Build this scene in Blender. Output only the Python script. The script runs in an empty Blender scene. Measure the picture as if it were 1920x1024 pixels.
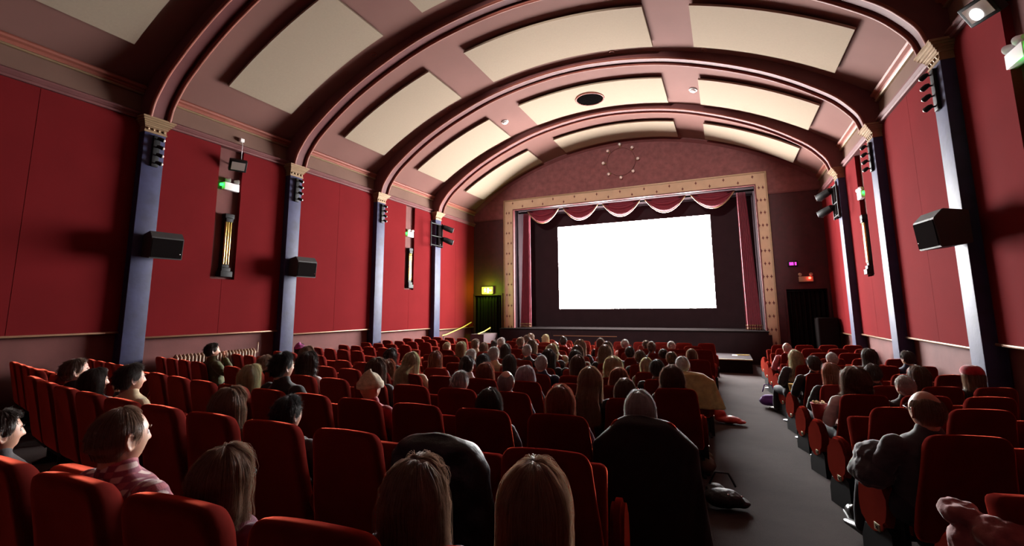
import bpy, bmesh, math, random
from mathutils import Vector, Matrix, noise
random.seed(7)
PI = math.pi
SC = bpy.context.scene
COL = SC.collection

# ------------------------------------------------------------------ camera
cam = bpy.data.cameras.new('camera')
cam_o = bpy.data.objects.new('camera', cam)
COL.objects.link(cam_o)
cam.sensor_width = 36.0
cam.lens = 36.0 * 863.98 / 1920.0
cam.shift_y = -(512 - 455.97) / 1920.0
cam.clip_start = 0.05
CAMZ = 1.924
def cam_matrix(yaw, pitch, roll):
    cy, sy, cp, sp, cr, sr = math.cos(yaw), math.sin(yaw), math.cos(pitch), math.sin(pitch), math.cos(roll), math.sin(roll)
    F = Vector((-sy*cp, cy*cp, sp)); R = Vector((cy, sy, 0)); U = R.cross(F)
    R2 = cr*R + sr*U; U2 = -sr*R + cr*U
    m = Matrix.Identity(4)
    for i in range(3):
        m[i][0] = R2[i]; m[i][1] = U2[i]; m[i][2] = -F[i]
    m[2][3] = CAMZ
    return m
cam_o.matrix_world = cam_matrix(0.42919, 0.14170, -0.00703)
SC.camera = cam_o

# ------------------------------------------------------------------ world, view, light levels
w = bpy.data.worlds.new('world'); SC.world = w; w.use_nodes = True
w.node_tree.nodes['Background'].inputs[0].default_value = (0.02, 0.02, 0.025, 1)
w.node_tree.nodes['Background'].inputs[1].default_value = 0.2
SC.view_settings.view_transform = 'Standard'
SC.view_settings.look = 'None'
SC.view_settings.exposure = 0.0
SC.view_settings.gamma = 1.0
SC.view_settings.use_curve_mapping = False
SCREEN_POWER = 84.0        # emission of the projected picture
def lamp(name, typ, loc, energy, color, size=0.1, rot=None, **kw):
    l = bpy.data.lights.new(name, typ); l.energy = energy; l.color = color
    if typ in ('POINT', 'SPOT'): l.shadow_soft_size = size
    if typ == 'AREA': l.size = size
    for k, v in kw.items(): setattr(l, k, v)
    o = bpy.data.objects.new(name, l); COL.objects.link(o); o.location = loc
    if rot: o.rotation_euler = rot
    return o

# the projector's soft-edged beam from the booth at the back of the hall
lamp('projector', 'SPOT', (-3.3, -2.3, 6.9), 8500, (1.0, .93, .86), .12, (math.atan2(19.7, 2.5) , 0, 0), spot_size=math.radians(33), spot_blend=.35)

# ------------------------------------------------------------------ materials
def mat(name, col, rough=0.7, metal=0.0, sheen=0.0, sheen_col=None, spec=0.5, emit=None, estr=0.0, nscale=0, namt=0.15, bump=0, bscale=60, trans=0, coat=0):
    m = bpy.data.materials.new(name); m.use_nodes = True
    nt = m.node_tree; b = nt.nodes['Principled BSDF']
    b.inputs['Base Color'].default_value = (*col, 1)
    b.inputs['Roughness'].default_value = rough
    b.inputs['Metallic'].default_value = metal
    b.inputs['Specular IOR Level'].default_value = spec
    b.inputs['Sheen Weight'].default_value = sheen
    b.inputs['Coat Weight'].default_value = coat
    if sheen_col: b.inputs['Sheen Tint'].default_value = (*sheen_col, 1)
    b.inputs['Sheen Roughness'].default_value = 0.35
    if emit:
        b.inputs['Emission Color'].default_value = (*emit, 1); b.inputs['Emission Strength'].default_value = estr
    if nscale:
        tc = nt.nodes.new('ShaderNodeTexCoord'); n = nt.nodes.new('ShaderNodeTexNoise')
        n.inputs['Scale'].default_value = nscale; n.inputs['Detail'].default_value = 5
        r = nt.nodes.new('ShaderNodeMapRange'); r.inputs['To Min'].default_value = 1 - namt; r.inputs['To Max'].default_value = 1 + namt
        r.inputs['From Min'].default_value = 0.3; r.inputs['From Max'].default_value = 0.7
        mx = nt.nodes.new('ShaderNodeVectorMath'); mx.operation = 'SCALE'; mx.inputs[0].default_value = col
        nt.links.new(tc.outputs['Object'], n.inputs['Vector']); nt.links.new(n.outputs[0], r.inputs['Value'])
        nt.links.new(r.outputs[0], mx.inputs['Scale']); nt.links.new(mx.outputs[0], b.inputs['Base Color'])
    if bump:
        tc = nt.nodes.new('ShaderNodeTexCoord'); n = nt.nodes.new('ShaderNodeTexNoise'); n.inputs['Scale'].default_value = bscale
        n.inputs['Detail'].default_value = 3
        bp = nt.nodes.new('ShaderNodeBump'); bp.inputs['Strength'].default_value = bump; bp.inputs['Distance'].default_value = 0.01
        nt.links.new(tc.outputs['Object'], n.inputs['Vector']); nt.links.new(n.outputs[0], bp.inputs['Height']); nt.links.new(bp.outputs[0], b.inputs['Normal'])
    return m
M = {}
M['plush'] = mat('red_plush', (0.105, 0.0125, 0.0105), 0.9, sheen=0.0, sheen_col=(1.0, 0.20, 0.12), spec=0.0, nscale=14, namt=0.25, bump=0.3, bscale=420)
M['black'] = mat('black_metal', (0.008, 0.008, 0.009), 0.55, spec=0.25)
M['blackmat'] = mat('black_cloth', (0.010, 0.008, 0.008), 0.95, spec=0.0)
M['masking'] = mat('screen_masking_cloth', (0.0208, 0.012, 0.0144), 0.95, spec=0.1, nscale=3, namt=0.1)
M['plate'] = mat('number_plate_brass', (0.40, 0.36, 0.22), 0.45, metal=0.3)
M['digit'] = mat('plate_ink', (0.02, 0.02, 0.02), 0.6)
M['fabric'] = mat('red_wall_fabric', (0.128, 0.0092, 0.011), 0.95, spec=0.04, nscale=1.4, namt=0.07, bump=0.15, bscale=220)
M['paint'] = mat('mauve_wall_paint', (0.1224, 0.0396, 0.036), 0.75, spec=0.2, nscale=2.2, namt=0.16, bump=0.15, bscale=9)
M['tymp'] = mat('textured_wallpaper', (0.17, 0.062, 0.062), 0.7, spec=0.2, nscale=5, namt=0.2, bump=0.35, bscale=18)
M['maroon'] = mat('dark_maroon_paper', (0.04, 0.0032, 0.0064), 0.7, nscale=6, namt=0.25, bump=0.2, bscale=18)
M['rail'] = mat('gilt_rail', (0.216, 0.1152, 0.0648), 0.35, metal=0.5)
M['vault'] = mat('vault_plaster', (0.1697, 0.0828, 0.0704), 0.8, spec=0.08, nscale=0.9, namt=0.07, bump=0.05, bscale=8)
M['frieze'] = mat('frieze_plaster', (0.1368, 0.0756, 0.0576), 0.8, spec=0.1, nscale=2, namt=0.08)
M['cream'] = mat('cream_panel', (0.288, 0.2268, 0.1692), 0.9, spec=0.05, nscale=25, namt=0.03)
M['roll'] = mat('russet_moulding', (0.2297, 0.0647, 0.0438), 0.6, spec=0.3, nscale=3, namt=0.1)
M['ribin'] = mat('rib_plum', (0.1264, 0.0421, 0.0421), 0.65, spec=0.2, nscale=3, namt=0.1)
M['pillar'] = mat('blue_pillar_paint', (0.026, 0.027, 0.078), 0.58, nscale=4, namt=0.25, bump=0.2, bscale=12, spec=0.38)
M['gold'] = mat('gilt_plaster', (0.2592, 0.1692, 0.0936), 0.42, metal=0.3, nscale=8, namt=0.1)
M['capital_dark'] = mat('gilt_shadow', (0.25, 0.14, 0.07), 0.6)
M['frame'] = mat('cream_gold_frame', (0.46, 0.33, 0.22), 0.7, spec=0.2, nscale=4, namt=0.06)
M['star'] = mat('dark_red_star', (0.10, 0.012, 0.012), 0.6)
M['carpet'] = mat('plum_grey_carpet', (0.048, 0.0344, 0.0328), 0.95, spec=0.1, nscale=2.5, namt=0.15, bump=0.4, bscale=140)
M['drape'] = mat('crimson_drape', (0.16, 0.0096, 0.024), 0.75, sheen=0.4, sheen_col=(1, .4, .5), nscale=5, namt=0.1)
M['fringe'] = mat('gold_fringe', (0.26, 0.15, 0.07), 0.5, nscale=60, namt=0.3)
M['speaker'] = mat('charcoal_speaker', (0.035, 0.033, 0.033), 0.6, bump=0.3, bscale=300)
M['white'] = mat('white_plastic', (0.80, 0.78, 0.78), 0.4)
M['grey'] = mat('grey_plastic', (0.25, 0.24, 0.25), 0.5)
M['brass'] = mat('brass_tube', (0.75, 0.55, 0.16), 0.25, metal=0.9)
M['chrome'] = mat('chrome', (0.8, 0.8, 0.8), 0.15, metal=1.0)
M['bulbglass'] = mat('clear_bulb', (0.85, 0.75, 0.70), 0.12, spec=1.0, metal=0.3)
M['green_led'] = mat('green_led', (0.0, 0.3, 0.02), 0.5, emit=(0.02, 1.0, 0.08), estr=6)
M['red_led'] = mat('red_led', (0.3, 0.0, 0.0), 0.5, emit=(1.0, 0.05, 0.03), estr=14)
M['magenta_led'] = mat('magenta_sign_light', (0.3, 0.0, 0.2), 0.5, emit=(0.85, 0.06, 0.6), estr=1.4)
M['lamp_on'] = mat('lit_floodlight', (0.9, 0.95, 1.0), 0.3, emit=(0.85, 0.92, 1.0), estr=10)
M['exit_face'] = mat('exit_sign_face', (0.3, 0.6, 0.0), 0.4, emit=(0.62, 1.0, 0.02), estr=7.0)
M['exit_mark'] = mat('exit_sign_mark', (0.9, 0.9, 0.5), 0.4, emit=(1.0, 1.0, 0.25), estr=9.0)
M['radiator'] = mat('painted_iron', (0.30, 0.19, 0.12), 0.45, spec=0.6)
M['yellow'] = mat('yellow_rail', (0.62, 0.42, 0.07), 0.35)
M['greypaint'] = mat('plum_grey_paint', (0.08, 0.055, 0.058), 0.9, spec=0.1)
M['step'] = mat('step_nosing', (0.30, 0.26, 0.13), 0.7)
M['screen'] = mat('lit_cinema_screen', (0.8, 0.8, 0.8), 0.9, emit=(1.0, 0.985, 0.97), estr=SCREEN_POWER)
M['eye'] = mat('eye_white', (0.75, 0.72, 0.70), 0.2)
M['iris'] = mat('eye_iris', (0.03, 0.02, 0.015), 0.2)
M['lens_glass'] = mat('spectacle_rim', (0.015, 0.013, 0.012), 0.25)

def add_fuzz(m, col, rough=.35, dist='ASHIKHMIN'):
    nt = m.node_tree; b = nt.nodes['Principled BSDF']; out = nt.nodes['Material Output']
    sh = nt.nodes.new('ShaderNodeBsdfSheen'); sh.inputs['Color'].default_value = (*col, 1); sh.inputs['Roughness'].default_value = rough; sh.distribution = dist
    ad = nt.nodes.new('ShaderNodeAddShader'); nt.links.new(b.outputs[0], ad.inputs[0]); nt.links.new(sh.outputs[0], ad.inputs[1]); nt.links.new(ad.outputs[0], out.inputs[0])
add_fuzz(M['plush'], (.82, .125, .07), .34)
# ------------------------------------------------------------------ mesh helpers
def finish(bm, name, mats, parent=None, smooth=True, angle=None):
    me = bpy.data.meshes.new(name)
    bmesh.ops.recalc_face_normals(bm, faces=bm.faces)
    bm.to_mesh(me); bm.free()
    if not isinstance(mats, (list, tuple)): mats = [mats]
    for m in mats: me.materials.append(m)
    if smooth:
        for p in me.polygons: p.use_smooth = True
        if angle:
            me.set_sharp_from_angle(angle=math.radians(angle))
    o = bpy.data.objects.new(name, me); COL.objects.link(o)
    if parent: o.parent = parent
    return o
def empty(name, loc=(0, 0, 0), rz=0.0):
    o = bpy.data.objects.new(name, None); COL.objects.link(o)
    o.empty_display_size = 0.1; o.location = loc; o.rotation_euler = (0, 0, rz); return o
def tag(o, label=None, cat=None, group=None, kind=None):
    if label: o['label'] = label
    if cat: o['category'] = cat
    if group: o['group'] = group
    if kind: o['kind'] = kind
    return o
def struct(o): o['kind'] = 'structure'; return o
def box(bm, lo, hi, mi=0, bev=0.0, mtx=None):
    vs = [bm.verts.new((x, y, z)) for x in (lo[0], hi[0]) for y in (lo[1], hi[1]) for z in (lo[2], hi[2])]
    fs = [bm.faces.new([vs[i] for i in f]) for f in ((0, 1, 3, 2), (4, 6, 7, 5), (0, 4, 5, 1), (2, 3, 7, 6), (0, 2, 6, 4), (1, 5, 7, 3))]
    for f in fs: f.material_index = mi
    if bev:
        es = list({e for f in fs for e in f.edges})
        r = bmesh.ops.bevel(bm, geom=es, offset=bev, segments=3, affect='EDGES', profile=0.5)
        for f in r['faces']: f.material_index = mi
        vs = list({v for f in r['faces'] for v in f.verts} | {v for v in vs if v.is_valid})
    if mtx: bmesh.ops.transform(bm, matrix=mtx, verts=vs)
    return vs
def ring_pts(c, t, n, rx, ry, ref=None, ph=0):
    t = t.normalized(); ref = ref or (Vector((0, 0, 1)) if abs(t.z) < 0.9 else Vector((0, 1, 0)))
    a = ref.cross(t).normalized(); b = t.cross(a)
    return [c + a*rx*math.cos(2*PI*i/n + ph) + b*ry*math.sin(2*PI*i/n + ph) for i in range(n)]
def tube(bm, pts, rad, n=10, mi=0, caps=True, ref=None):
    """a tube through pts; rad: one radius, a list, or a list of (rx, ry)"""
    pts = [Vector(p) for p in pts]
    if not isinstance(rad, (list, tuple)): rad = [rad]*len(pts)
    rad = [(r, r) if not isinstance(r, (tuple, list)) else r for r in rad]
    if caps == 'round':
        t0 = (pts[0]-pts[1]).normalized(); t1 = (pts[-1]-pts[-2]).normalized()
        h0 = min(rad[0]); h1 = min(rad[-1]); P0 = []; R0 = []; P1 = []; R1 = []
        for a in (80, 55, 28):
            s, c = math.sin(math.radians(a)), math.cos(math.radians(a))
            P0.append(pts[0]+t0*h0*s); R0.append((rad[0][0]*c, rad[0][1]*c))
        for a in (28, 55, 80):
            s, c = math.sin(math.radians(a)), math.cos(math.radians(a))
            P1.append(pts[-1]+t1*h1*s); R1.append((rad[-1][0]*c, rad[-1][1]*c))
        pts = P0+pts+P1; rad = R0+rad+R1
    rings = []; k = len(pts); prev = None
    for i, p in enumerate(pts):
        t = (pts[min(i+1, k-1)]-pts[max(i-1, 0)]).normalized()
        if prev is None:
            rf = ref or (Vector((0, 0, 1)) if abs(t.z) < 0.8 else Vector((0, 1, 0)))
            a = rf.cross(t).normalized()
        else:
            a = (prev - t*prev.dot(t)).normalized()
        prev = a; b = t.cross(a)
        rings.append([bm.verts.new(p + a*rad[i][0]*math.cos(2*PI*j/n) + b*rad[i][1]*math.sin(2*PI*j/n)) for j in range(n)])
    for r0, r1 in zip(rings, rings[1:]):
        for j in range(n):
            f = bm.faces.new((r0[j], r0[(j+1) % n], r1[(j+1) % n], r1[j])); f.material_index = mi
    if caps:
        f = bm.faces.new(list(reversed(rings[0]))); f.material_index = mi
        f = bm.faces.new(rings[-1]); f.material_index = mi
    return rings
def ball(bm, c, r, mi=0, n=12, m=8, mtx=None):
    rx, ry, rz = r if isinstance(r, (tuple, list)) else (r, r, r)
    vs = []; rows = []
    for i in range(1, m):
        th = PI*i/m
        rows.append([bm.verts.new((rx*math.sin(th)*math.cos(2*PI*j/n), ry*math.sin(th)*math.sin(2*PI*j/n), rz*math.cos(th))) for j in range(n)])
    top = bm.verts.new((0, 0, rz)); bot = bm.verts.new((0, 0, -rz))
    for a, b in zip(rows, rows[1:]):
        for j in range(n):
            bm.faces.new((a[j], b[j], b[(j+1) % n], a[(j+1) % n])).material_index = mi
    for j in range(n):
        bm.faces.new((top, rows[0][j], rows[0][(j+1) % n])).material_index = mi
        bm.faces.new((bot, rows[-1][(j+1) % n], rows[-1][j])).material_index = mi
    vs = [top, bot]+[v for r_ in rows for v in r_]
    if mtx: bmesh.ops.transform(bm, matrix=mtx, verts=vs)
    bmesh.ops.translate(bm, vec=Vector(c), verts=vs)
    return vs
def prism(bm, pts, a, b, axis='Y', mi=0):
    """2-D outline pts extruded from a to b along axis ('Y': pts are x,z; 'X': y,z; 'Z': x,y)"""
    def P(u, v, t): return (u, t, v) if axis == 'Y' else (t, u, v) if axis == 'X' else (u, v, t)
    A = [bm.verts.new(P(u, v, a)) for u, v in pts]; B = [bm.verts.new(P(u, v, b)) for u, v in pts]
    n = len(pts)
    for i in range(n):
        bm.faces.new((A[i], A[(i+1) % n], B[(i+1) % n], B[i])).material_index = mi
    bm.faces.new(list(reversed(A))).material_index = mi; bm.faces.new(B).material_index = mi
def sweep(bm, path, prof, closed=True, mi=None):
    """path: list of (origin, axis_u, axis_v); prof: list of (u, v); mi: list of material indices per profile edge"""
    rings = [[bm.verts.new(Vector(o)+Vector(u)*a+Vector(v)*b) for a, b in prof] for o, u, v in path]
    n = len(prof); m = n if closed else n-1
    for r0, r1 in zip(rings, rings[1:]):
        for j in range(m):
            f = bm.faces.new((r0[j], r0[(j+1) % n], r1[(j+1) % n], r1[j]))
            if mi: f.material_index = mi[j]
    if closed:
        for r in (rings[0], rings[-1]):
            try: bm.faces.new(r)
            except ValueError: pass
    return rings

# ------------------------------------------------------------------ the room's measures (metres)
CX = -3.37                       # centre line of the hall
XL, XR = -9.79, 3.05             # fabric faces of the side walls
PILY = [1.6, 4.8, 8.0, 11.2, 14.4]
YF = 17.4                        # end wall
YB = -2.6                        # back wall
VZ, VR = 8.36, 10.368
def vault_z(x): return VZ - VR + math.sqrt(max(0.01, VR*VR-(x-CX)**2))
PROF = [-.1794, -.1955, -.2175, -.2360, -.2550, -.2740, -.2890, -.2930, -.2920, -.2910, -.2885, -.2885, -.2885]
def prof_z(y):                   # height of the floor on the seating arcs, y in seat units
    a = (y-.2869)/.3177
    if a < 0: return PROF[0]-(PROF[1]-PROF[0])*a*-1 if a > -6 else PROF[0]+.09
    if a >= 12: return PROF[12]
    j = int(a); return PROF[j]+(PROF[j+1]-PROF[j])*(a-j)
LIFT = 0.13                      # seats stand 0.87 m tall
def floor_z(X, Y):
    x, y = X/3.2, Y/3.2
    k = min(1.0, max(0.0, (x+2.36)/0.2))
    return prof_z(y-k*.0959*(x+.8706)**2)*3.2+CAMZ-1.0-0.015+LIFT
# ------------------------------------------------------------------ floor
bm = bmesh.new()
xs = [XL-.1+i*(XR-XL+.2)/52 for i in range(53)]; ys = [YB+i*(YF-YB+1.4)/90 for i in range(91)]
g = [[bm.verts.new((x, y, floor_z(x, y))) for x in xs] for y in ys]
for r0, r1 in zip(g, g[1:]):
    for j in range(len(xs)-1): bm.faces.new((r0[j], r0[j+1], r1[j+1], r1[j]))
for v in list(bm.verts):
    pass
ret = bmesh.ops.extrude_face_region(bm, geom=list(bm.faces))
bmesh.ops.translate(bm, vec=(0, 0, -0.25), verts=[e for e in ret['geom'] if isinstance(e, bmesh.types.BMVert)])
struct(finish(bm, 'floor', M['carpet']))

# ------------------------------------------------------------------ side walls
DADO = [1.575, 1.46, 1.36, 1.255, 1.185]      # top of the dado in each bay, from the back of the hall
BAYS = [(YB, 4.8), (4.8, 8.0), (8.0, 11.2), (11.2, 14.4), (14.4, YF)]
def wall(side):
    left = side == 'left'
    xf = XL if left else XR; s = -1 if left else 1        # s: outwards
    bm = bmesh.new()
    xi = xf + s*0.09
    box(bm, (min(xi, xi+s*.25), YB-.2, -.3), (max(xi, xi+s*.25), YF+.2, 6.4))
    w_ = struct(finish(bm, 'wall_'+side, M['paint'], smooth=False))
    # fabric panels standing 9 cm proud of the painted wall, with open slots in two bays
    for bi, (y0, y1) in enumerate(BAYS):
        z0, z1 = DADO[bi], 5.55
        mid = (y0+y1)/2 if bi else 3.2
        if bi in (1, 3):
            a, b = (6.15, 6.68) if bi == 1 else (12.64, 13.14)
            rects = [(y0, a, 2.62, z1), (b, y1, 2.62, z1), (y0, a+.25, z0, 2.615), (a+.256, y1, z0, 2.615)]
            polys = [[(y0, z0), (a+.25, z0), (a+.25, 2.6), (a, 2.6), (a, z1), (y0, z1)],
                     [(a+.257, z0), (y1, z0), (y1, z1), (b, z1), (b, 2.6), (a+.257, 2.6)]]
        elif bi == 0:
            polys = [[(y0, z0), (3.2, z0), (3.2, z1), (y0, z1)], [(3.207, z0), (y1, z0), (y1, z1), (3.207, z1)]]
        else:
            polys = [[(y0, z0), (mid, z0), (mid, z1), (y0, z1)], [(mid+.007, z0), (y1, z0), (y1, z1), (mid+.007, z1)]]
        for pl in polys:
            bm = bmesh.new(); prism(bm, pl, xi, xf, 'X')
            finish(bm, 'fabric_panel', M['fabric'], w_, smooth=False)
        # gilt rail at the foot of the fabric
        bm = bmesh.new(); x2 = xf - s*.035
        box(bm, (min(x2, xi), y0, z0-.035), (max(x2, xi), y1, z0), bev=.008)
        finish(bm, 'dado_rail', M['rail'], w_)
    # picture rail, frieze and cornice
    bm = bmesh.new()
    pr = [(0, 5.50), (.05, 5.50), (.065, 5.53), (.05, 5.555), (.085, 5.59), (.085, 5.62), (.04, 5.65), (0, 5.65)]
    prism(bm, [(xi, 5.50)]+[(xf - s*u, v) for u, v in pr]+[(xi, 5.65)], YB, YF, 'Y')
    finish(bm, 'picture_rail', M['ribin'], w_, smooth=False)
    bm = bmesh.new(); prism(bm, [(xi, 5.65), (xf, 5.65), (xf, 6.05), (xi, 6.05)], YB, YF, 'Y')
    finish(bm, 'frieze', M['frieze'], w_, smooth=False)
    bm = bmesh.new()
    cr = [(0, 6.02), (.03, 6.02), (.06, 6.05), (.06, 6.07), (.11, 6.09), (.13, 6.12), (.11, 6.15), (.05, 6.17)]
    prism(bm, [(xi, 6.02)]+[(xf - s*u, v) for u, v in cr]+[(xi, 6.20)], YB, YF, 'Y')
    finish(bm, 'cornice', M['roll'], w_, smooth=False)
    bm = bmesh.new()
    prism(bm, [(xf - s*u, v) for u, v in [(.0, 5.985), (.045, 5.985), (.065, 6.003), (.045, 6.021), (0, 6.021)]], YB, YF, 'Y')
    finish(bm, 'cornice_bead', M['gold'], w_, smooth=False)
    return w_
wall_l = wall('left'); wall_r = wall('right')

# back wall
bm = bmesh.new(); box(bm, (XL-.3, YB-.25, -.3), (XR+.3, YB, 8.6))
struct(finish(bm, 'wall_back', M['maroon'], smooth=False))

# ------------------------------------------------------------------ vault
bm = bmesh.new()
N = 64; arc = []
for i in range(N+1):
    x = XL - .12 + (XR-XL+.24)*i/N; arc.append((x, vault_z(x)))
arc2 = [(x, z+.25) for x, z in reversed(arc)]
ysn = [YB-.2, YF+.2]
ring = []
for y in ysn: ring.append([bm.verts.new((x, y, z)) for x, z in arc])
up = [[bm.verts.new((x, y, z+.3)) for x, z in arc] for y in ysn]
for i in range(N):
    bm.faces.new((ring[0][i], ring[0][i+1], ring[1][i+1], ring[1][i])); bm.faces.new((up[0][i], up[1][i], up[1][i+1], up[0][i+1]))
    for k in (0, 1): bm.faces.new((ring[k][i], up[k][i], up[k][i+1], ring[k][i+1]))
for k in (0, N): bm.faces.new((ring[0][k], ring[1][k], up[1][k], up[0][k]))
ceil = struct(finish(bm, 'ceiling', M['vault'], angle=40))

# ribs on the vault
RIB = [(0, 8.22), (.64, 8.195), (1.6, 8.075), (2.56, 7.86), (3.52, 7.52), (4.32, 7.16), (4.9, 6.83), (5.35, 6.52), (5.7, 6.24), (5.92, 5.99), (6.07, 5.76), (6.14, 5.52)]
def cr_spline(P, k=5):
    out = []
    for i in range(len(P)-1):
        p0, p1, p2, p3 = P[max(i-1, 0)], P[i], P[i+1], P[min(i+2, len(P)-1)]
        for j in range(k):
            t = j/k
            out.append(tuple(.5*((2*b)+(-a+c)*t+(2*a-5*b+4*c-d)*t*t+(-a+3*b-3*c+d)*t**3) for a, b, c, d in zip(p0, p1, p2, p3)))
    out.append(P[-1]); return out
half = cr_spline(RIB)
full = [(-d, z) for d, z in reversed(half)][:-1]+half
def rib(y):
    t = struct(empty('trim_rib', (0, y, 0)))
    def path(off):
        out = []
        for i, (d, z) in enumerate(full):
            a = full[max(i-1, 0)]; b = full[min(i+1, len(full)-1)]
            tx, tz = b[0]-a[0], b[1]-a[1]; l = math.hypot(tx, tz); nx, nz = -tz/l, tx/l    # outwards normal (up)
            out.append((Vector((CX+d, 0, z)), Vector((0, 1, 0)), Vector((nx, 0, nz))))
        return out
    P = path(0)
    bm = bmesh.new()
    prf = [(-.20, .45), (-.20, .035), (-.125, .035), (-.12, .05), (.07, .05), (.075, .085), (.115, .085), (.12, .035), (.20, .035), (.20, .45)]
    sweep(bm, P, prf); finish(bm, 'rib_body', M['ribin'], t, angle=35)
    for sgn in (-1, 1):
        bm = bmesh.new()
        pr = []
        for i in range(13):
            a = PI + PI*i/12
            pr.append((sgn*.162+.036*math.cos(a), .036+.036*math.sin(a)))
        pr += [(sgn*.162+.036, .06), (sgn*.162-.036, .06)]
        sweep(bm, P, pr); finish(bm, 'rib_moulding', M['roll'], t, angle=60)
    return t
for i, y in enumerate(PILY): rib(y)

# ceiling panels hung a hand below the vault
def ceiling_panel(x0, x1, y0, y1, label, cat='panel'):
    bm = bmesh.new(); n = 14
    bot, top = [], []
    for i in range(n+1):
        x = x0+(x1-x0)*i/n; z = vault_z(x)
        nx, nz = (x-CX)/VR, math.sqrt(1-((x-CX)/VR)**2)
        for L, d in ((bot, .10), (top, .055)):
            L.append([bm.verts.new((x-nx*d, y, z-nz*d)) for y in (y0, y1)])
    for i in range(n):
        bm.faces.new((bot[i][0], bot[i][1], bot[i+1][1], bot[i+1][0])); bm.faces.new((top[i][0], top[i+1][0], top[i+1][1], top[i][1]))
        for k in (0, 1): bm.faces.new((bot[i][k], bot[i+1][k], top[i+1][k], top[i][k]))
    for i in (0, n): bm.faces.new((bot[i][0], bot[i][1], top[i][1], top[i][0]))
    o = finish(bm, 'ceiling_panel', M['cream'], angle=35)
    # battens that carry the panel
    bm = bmesh.new()
    for y in (y0+.25, y1-.25):
        for i in range(n):
            xa = x0+.2+(x1-x0-.4)*i/n; xb = x0+.2+(x1-x0-.4)*(i+1)/n
            for_z = lambda x: vault_z(x)
            vs = [bm.verts.new((xx, y+dy, for_z(xx)-dz)) for xx in (xa, xb) for dy in (-.02, .02) for dz in (-.01, .06)]
            for f in ((0, 1, 3, 2), (4, 6, 7, 5), (0, 4, 5, 1), (2, 3, 7, 6), (0, 2, 6, 4), (1, 5, 7, 3)): bm.faces.new([vs[j] for j in f])
    finish(bm, 'batten', M['black'], o, smooth=False)
    tag(o, label, cat, 'cream panels under the vaulted ceiling')
    return o
cols = [('beside the left cornice', -9.12, -6.4), ('along the crown of the vault', -5.38, -1.14), ('beside the right cornice', -.24, 2.35)]
rows_ = [('over the back seats', 1.0+1.6, 4.05), ('behind the second rib from the camera', 5.75, 7.28), ('between the second and third ribs', 8.98, 10.58), ('in the vent bay', 12.25, 13.88), ('against the screen wall', 15.45, 16.95)]
for rn, y0, y1 in rows_:
    for cn, x0, x1 in cols:
        if rn == 'over the back seats' and cn.startswith('beside the right'): continue
        ceiling_panel(x0, x1, y0, y1, 'cream ceiling panel %s, %s' % (cn, rn))

# round grille and small roses on the vault
def on_vault(name, x, y, drop=0.0):
    o = empty(name, (x, y, vault_z(x)-drop)); o.rotation_euler = (0, math.asin((x-CX)/VR), 0); return o
v = on_vault('ceiling_vent', -3.35, 13.1, .10)
bm = bmesh.new(); tube(bm, [(.42*math.cos(a), .42*math.sin(a), -.012) for a in [2*PI*i/40 for i in range(41)]], .028, 8); finish(bm, 'rim', M['roll'], v)
bm = bmesh.new(); tube(bm, [(0, 0, -.012), (0, 0, -.002)], .41, 40); finish(bm, 'opening', M['blackmat'], v, angle=30)
bm = bmesh.new()
for i in range(-5, 6):
    h = math.sqrt(.40**2-(i*.07)**2); box(bm, (-h, i*.07-.008, -.03), (h, i*.07+.008, -.012))
finish(bm, 'slat', M['blackmat'], v, smooth=False)
tag(v, 'round dark ventilation grille in the central cream ceiling panel', 'vent')
def smoke(x, y, lab):
    o = on_vault('smoke_detector', x, y)
    bm = bmesh.new(); tube(bm, [(0, 0, 0), (0, 0, -.03), (0, 0, -.035), (0, 0, -.07), (0, 0, -.075)], [.11, .11, .085, .07, .02], 24); finish(bm, 'housing', M['white'], o, angle=40)
    bm = bmesh.new(); ball(bm, (.03, 0, -.075), .012); finish(bm, 'indicator', M['red_led'], o)
    tag(o, lab, 'smoke detector', 'smoke detectors on the vault')
smoke(-6.15, 12.95, 'white smoke detector beside the inner edge of the left cream panel')
smoke(-.42, 13.1, 'white smoke detector beside the inner edge of the right cream panel')
ribname = {4.8: 'second rib from the camera', 8.0: 'third rib from the camera', 11.2: 'fourth rib from the camera', 14.4: 'rib nearest the screen'}
for y in (8.0, 11.2, 14.4):
    for x, nm in ((-8.88, 'at the left springing'), (-6.95, 'on the left slope'), (-2.17, 'near the crown'), (-.05, 'on the right slope')):
        o = on_vault('ceiling_rose', x, y-.36)
        bm = bmesh.new(); tube(bm, [(.06*math.cos(a), .06*math.sin(a), -.012) for a in [2*PI*i/20 for i in range(21)]], .012, 6); finish(bm, 'rim', M['roll'], o)
        bm = bmesh.new(); ball(bm, (0, 0, 0), (.055, .055, .02), n=16); finish(bm, 'boss', M['vault'], o)
        tag(o, 'small round plaster rose %s just behind the %s' % (nm, ribname[y]), 'ceiling rose', 'roses behind the ribs')

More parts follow.
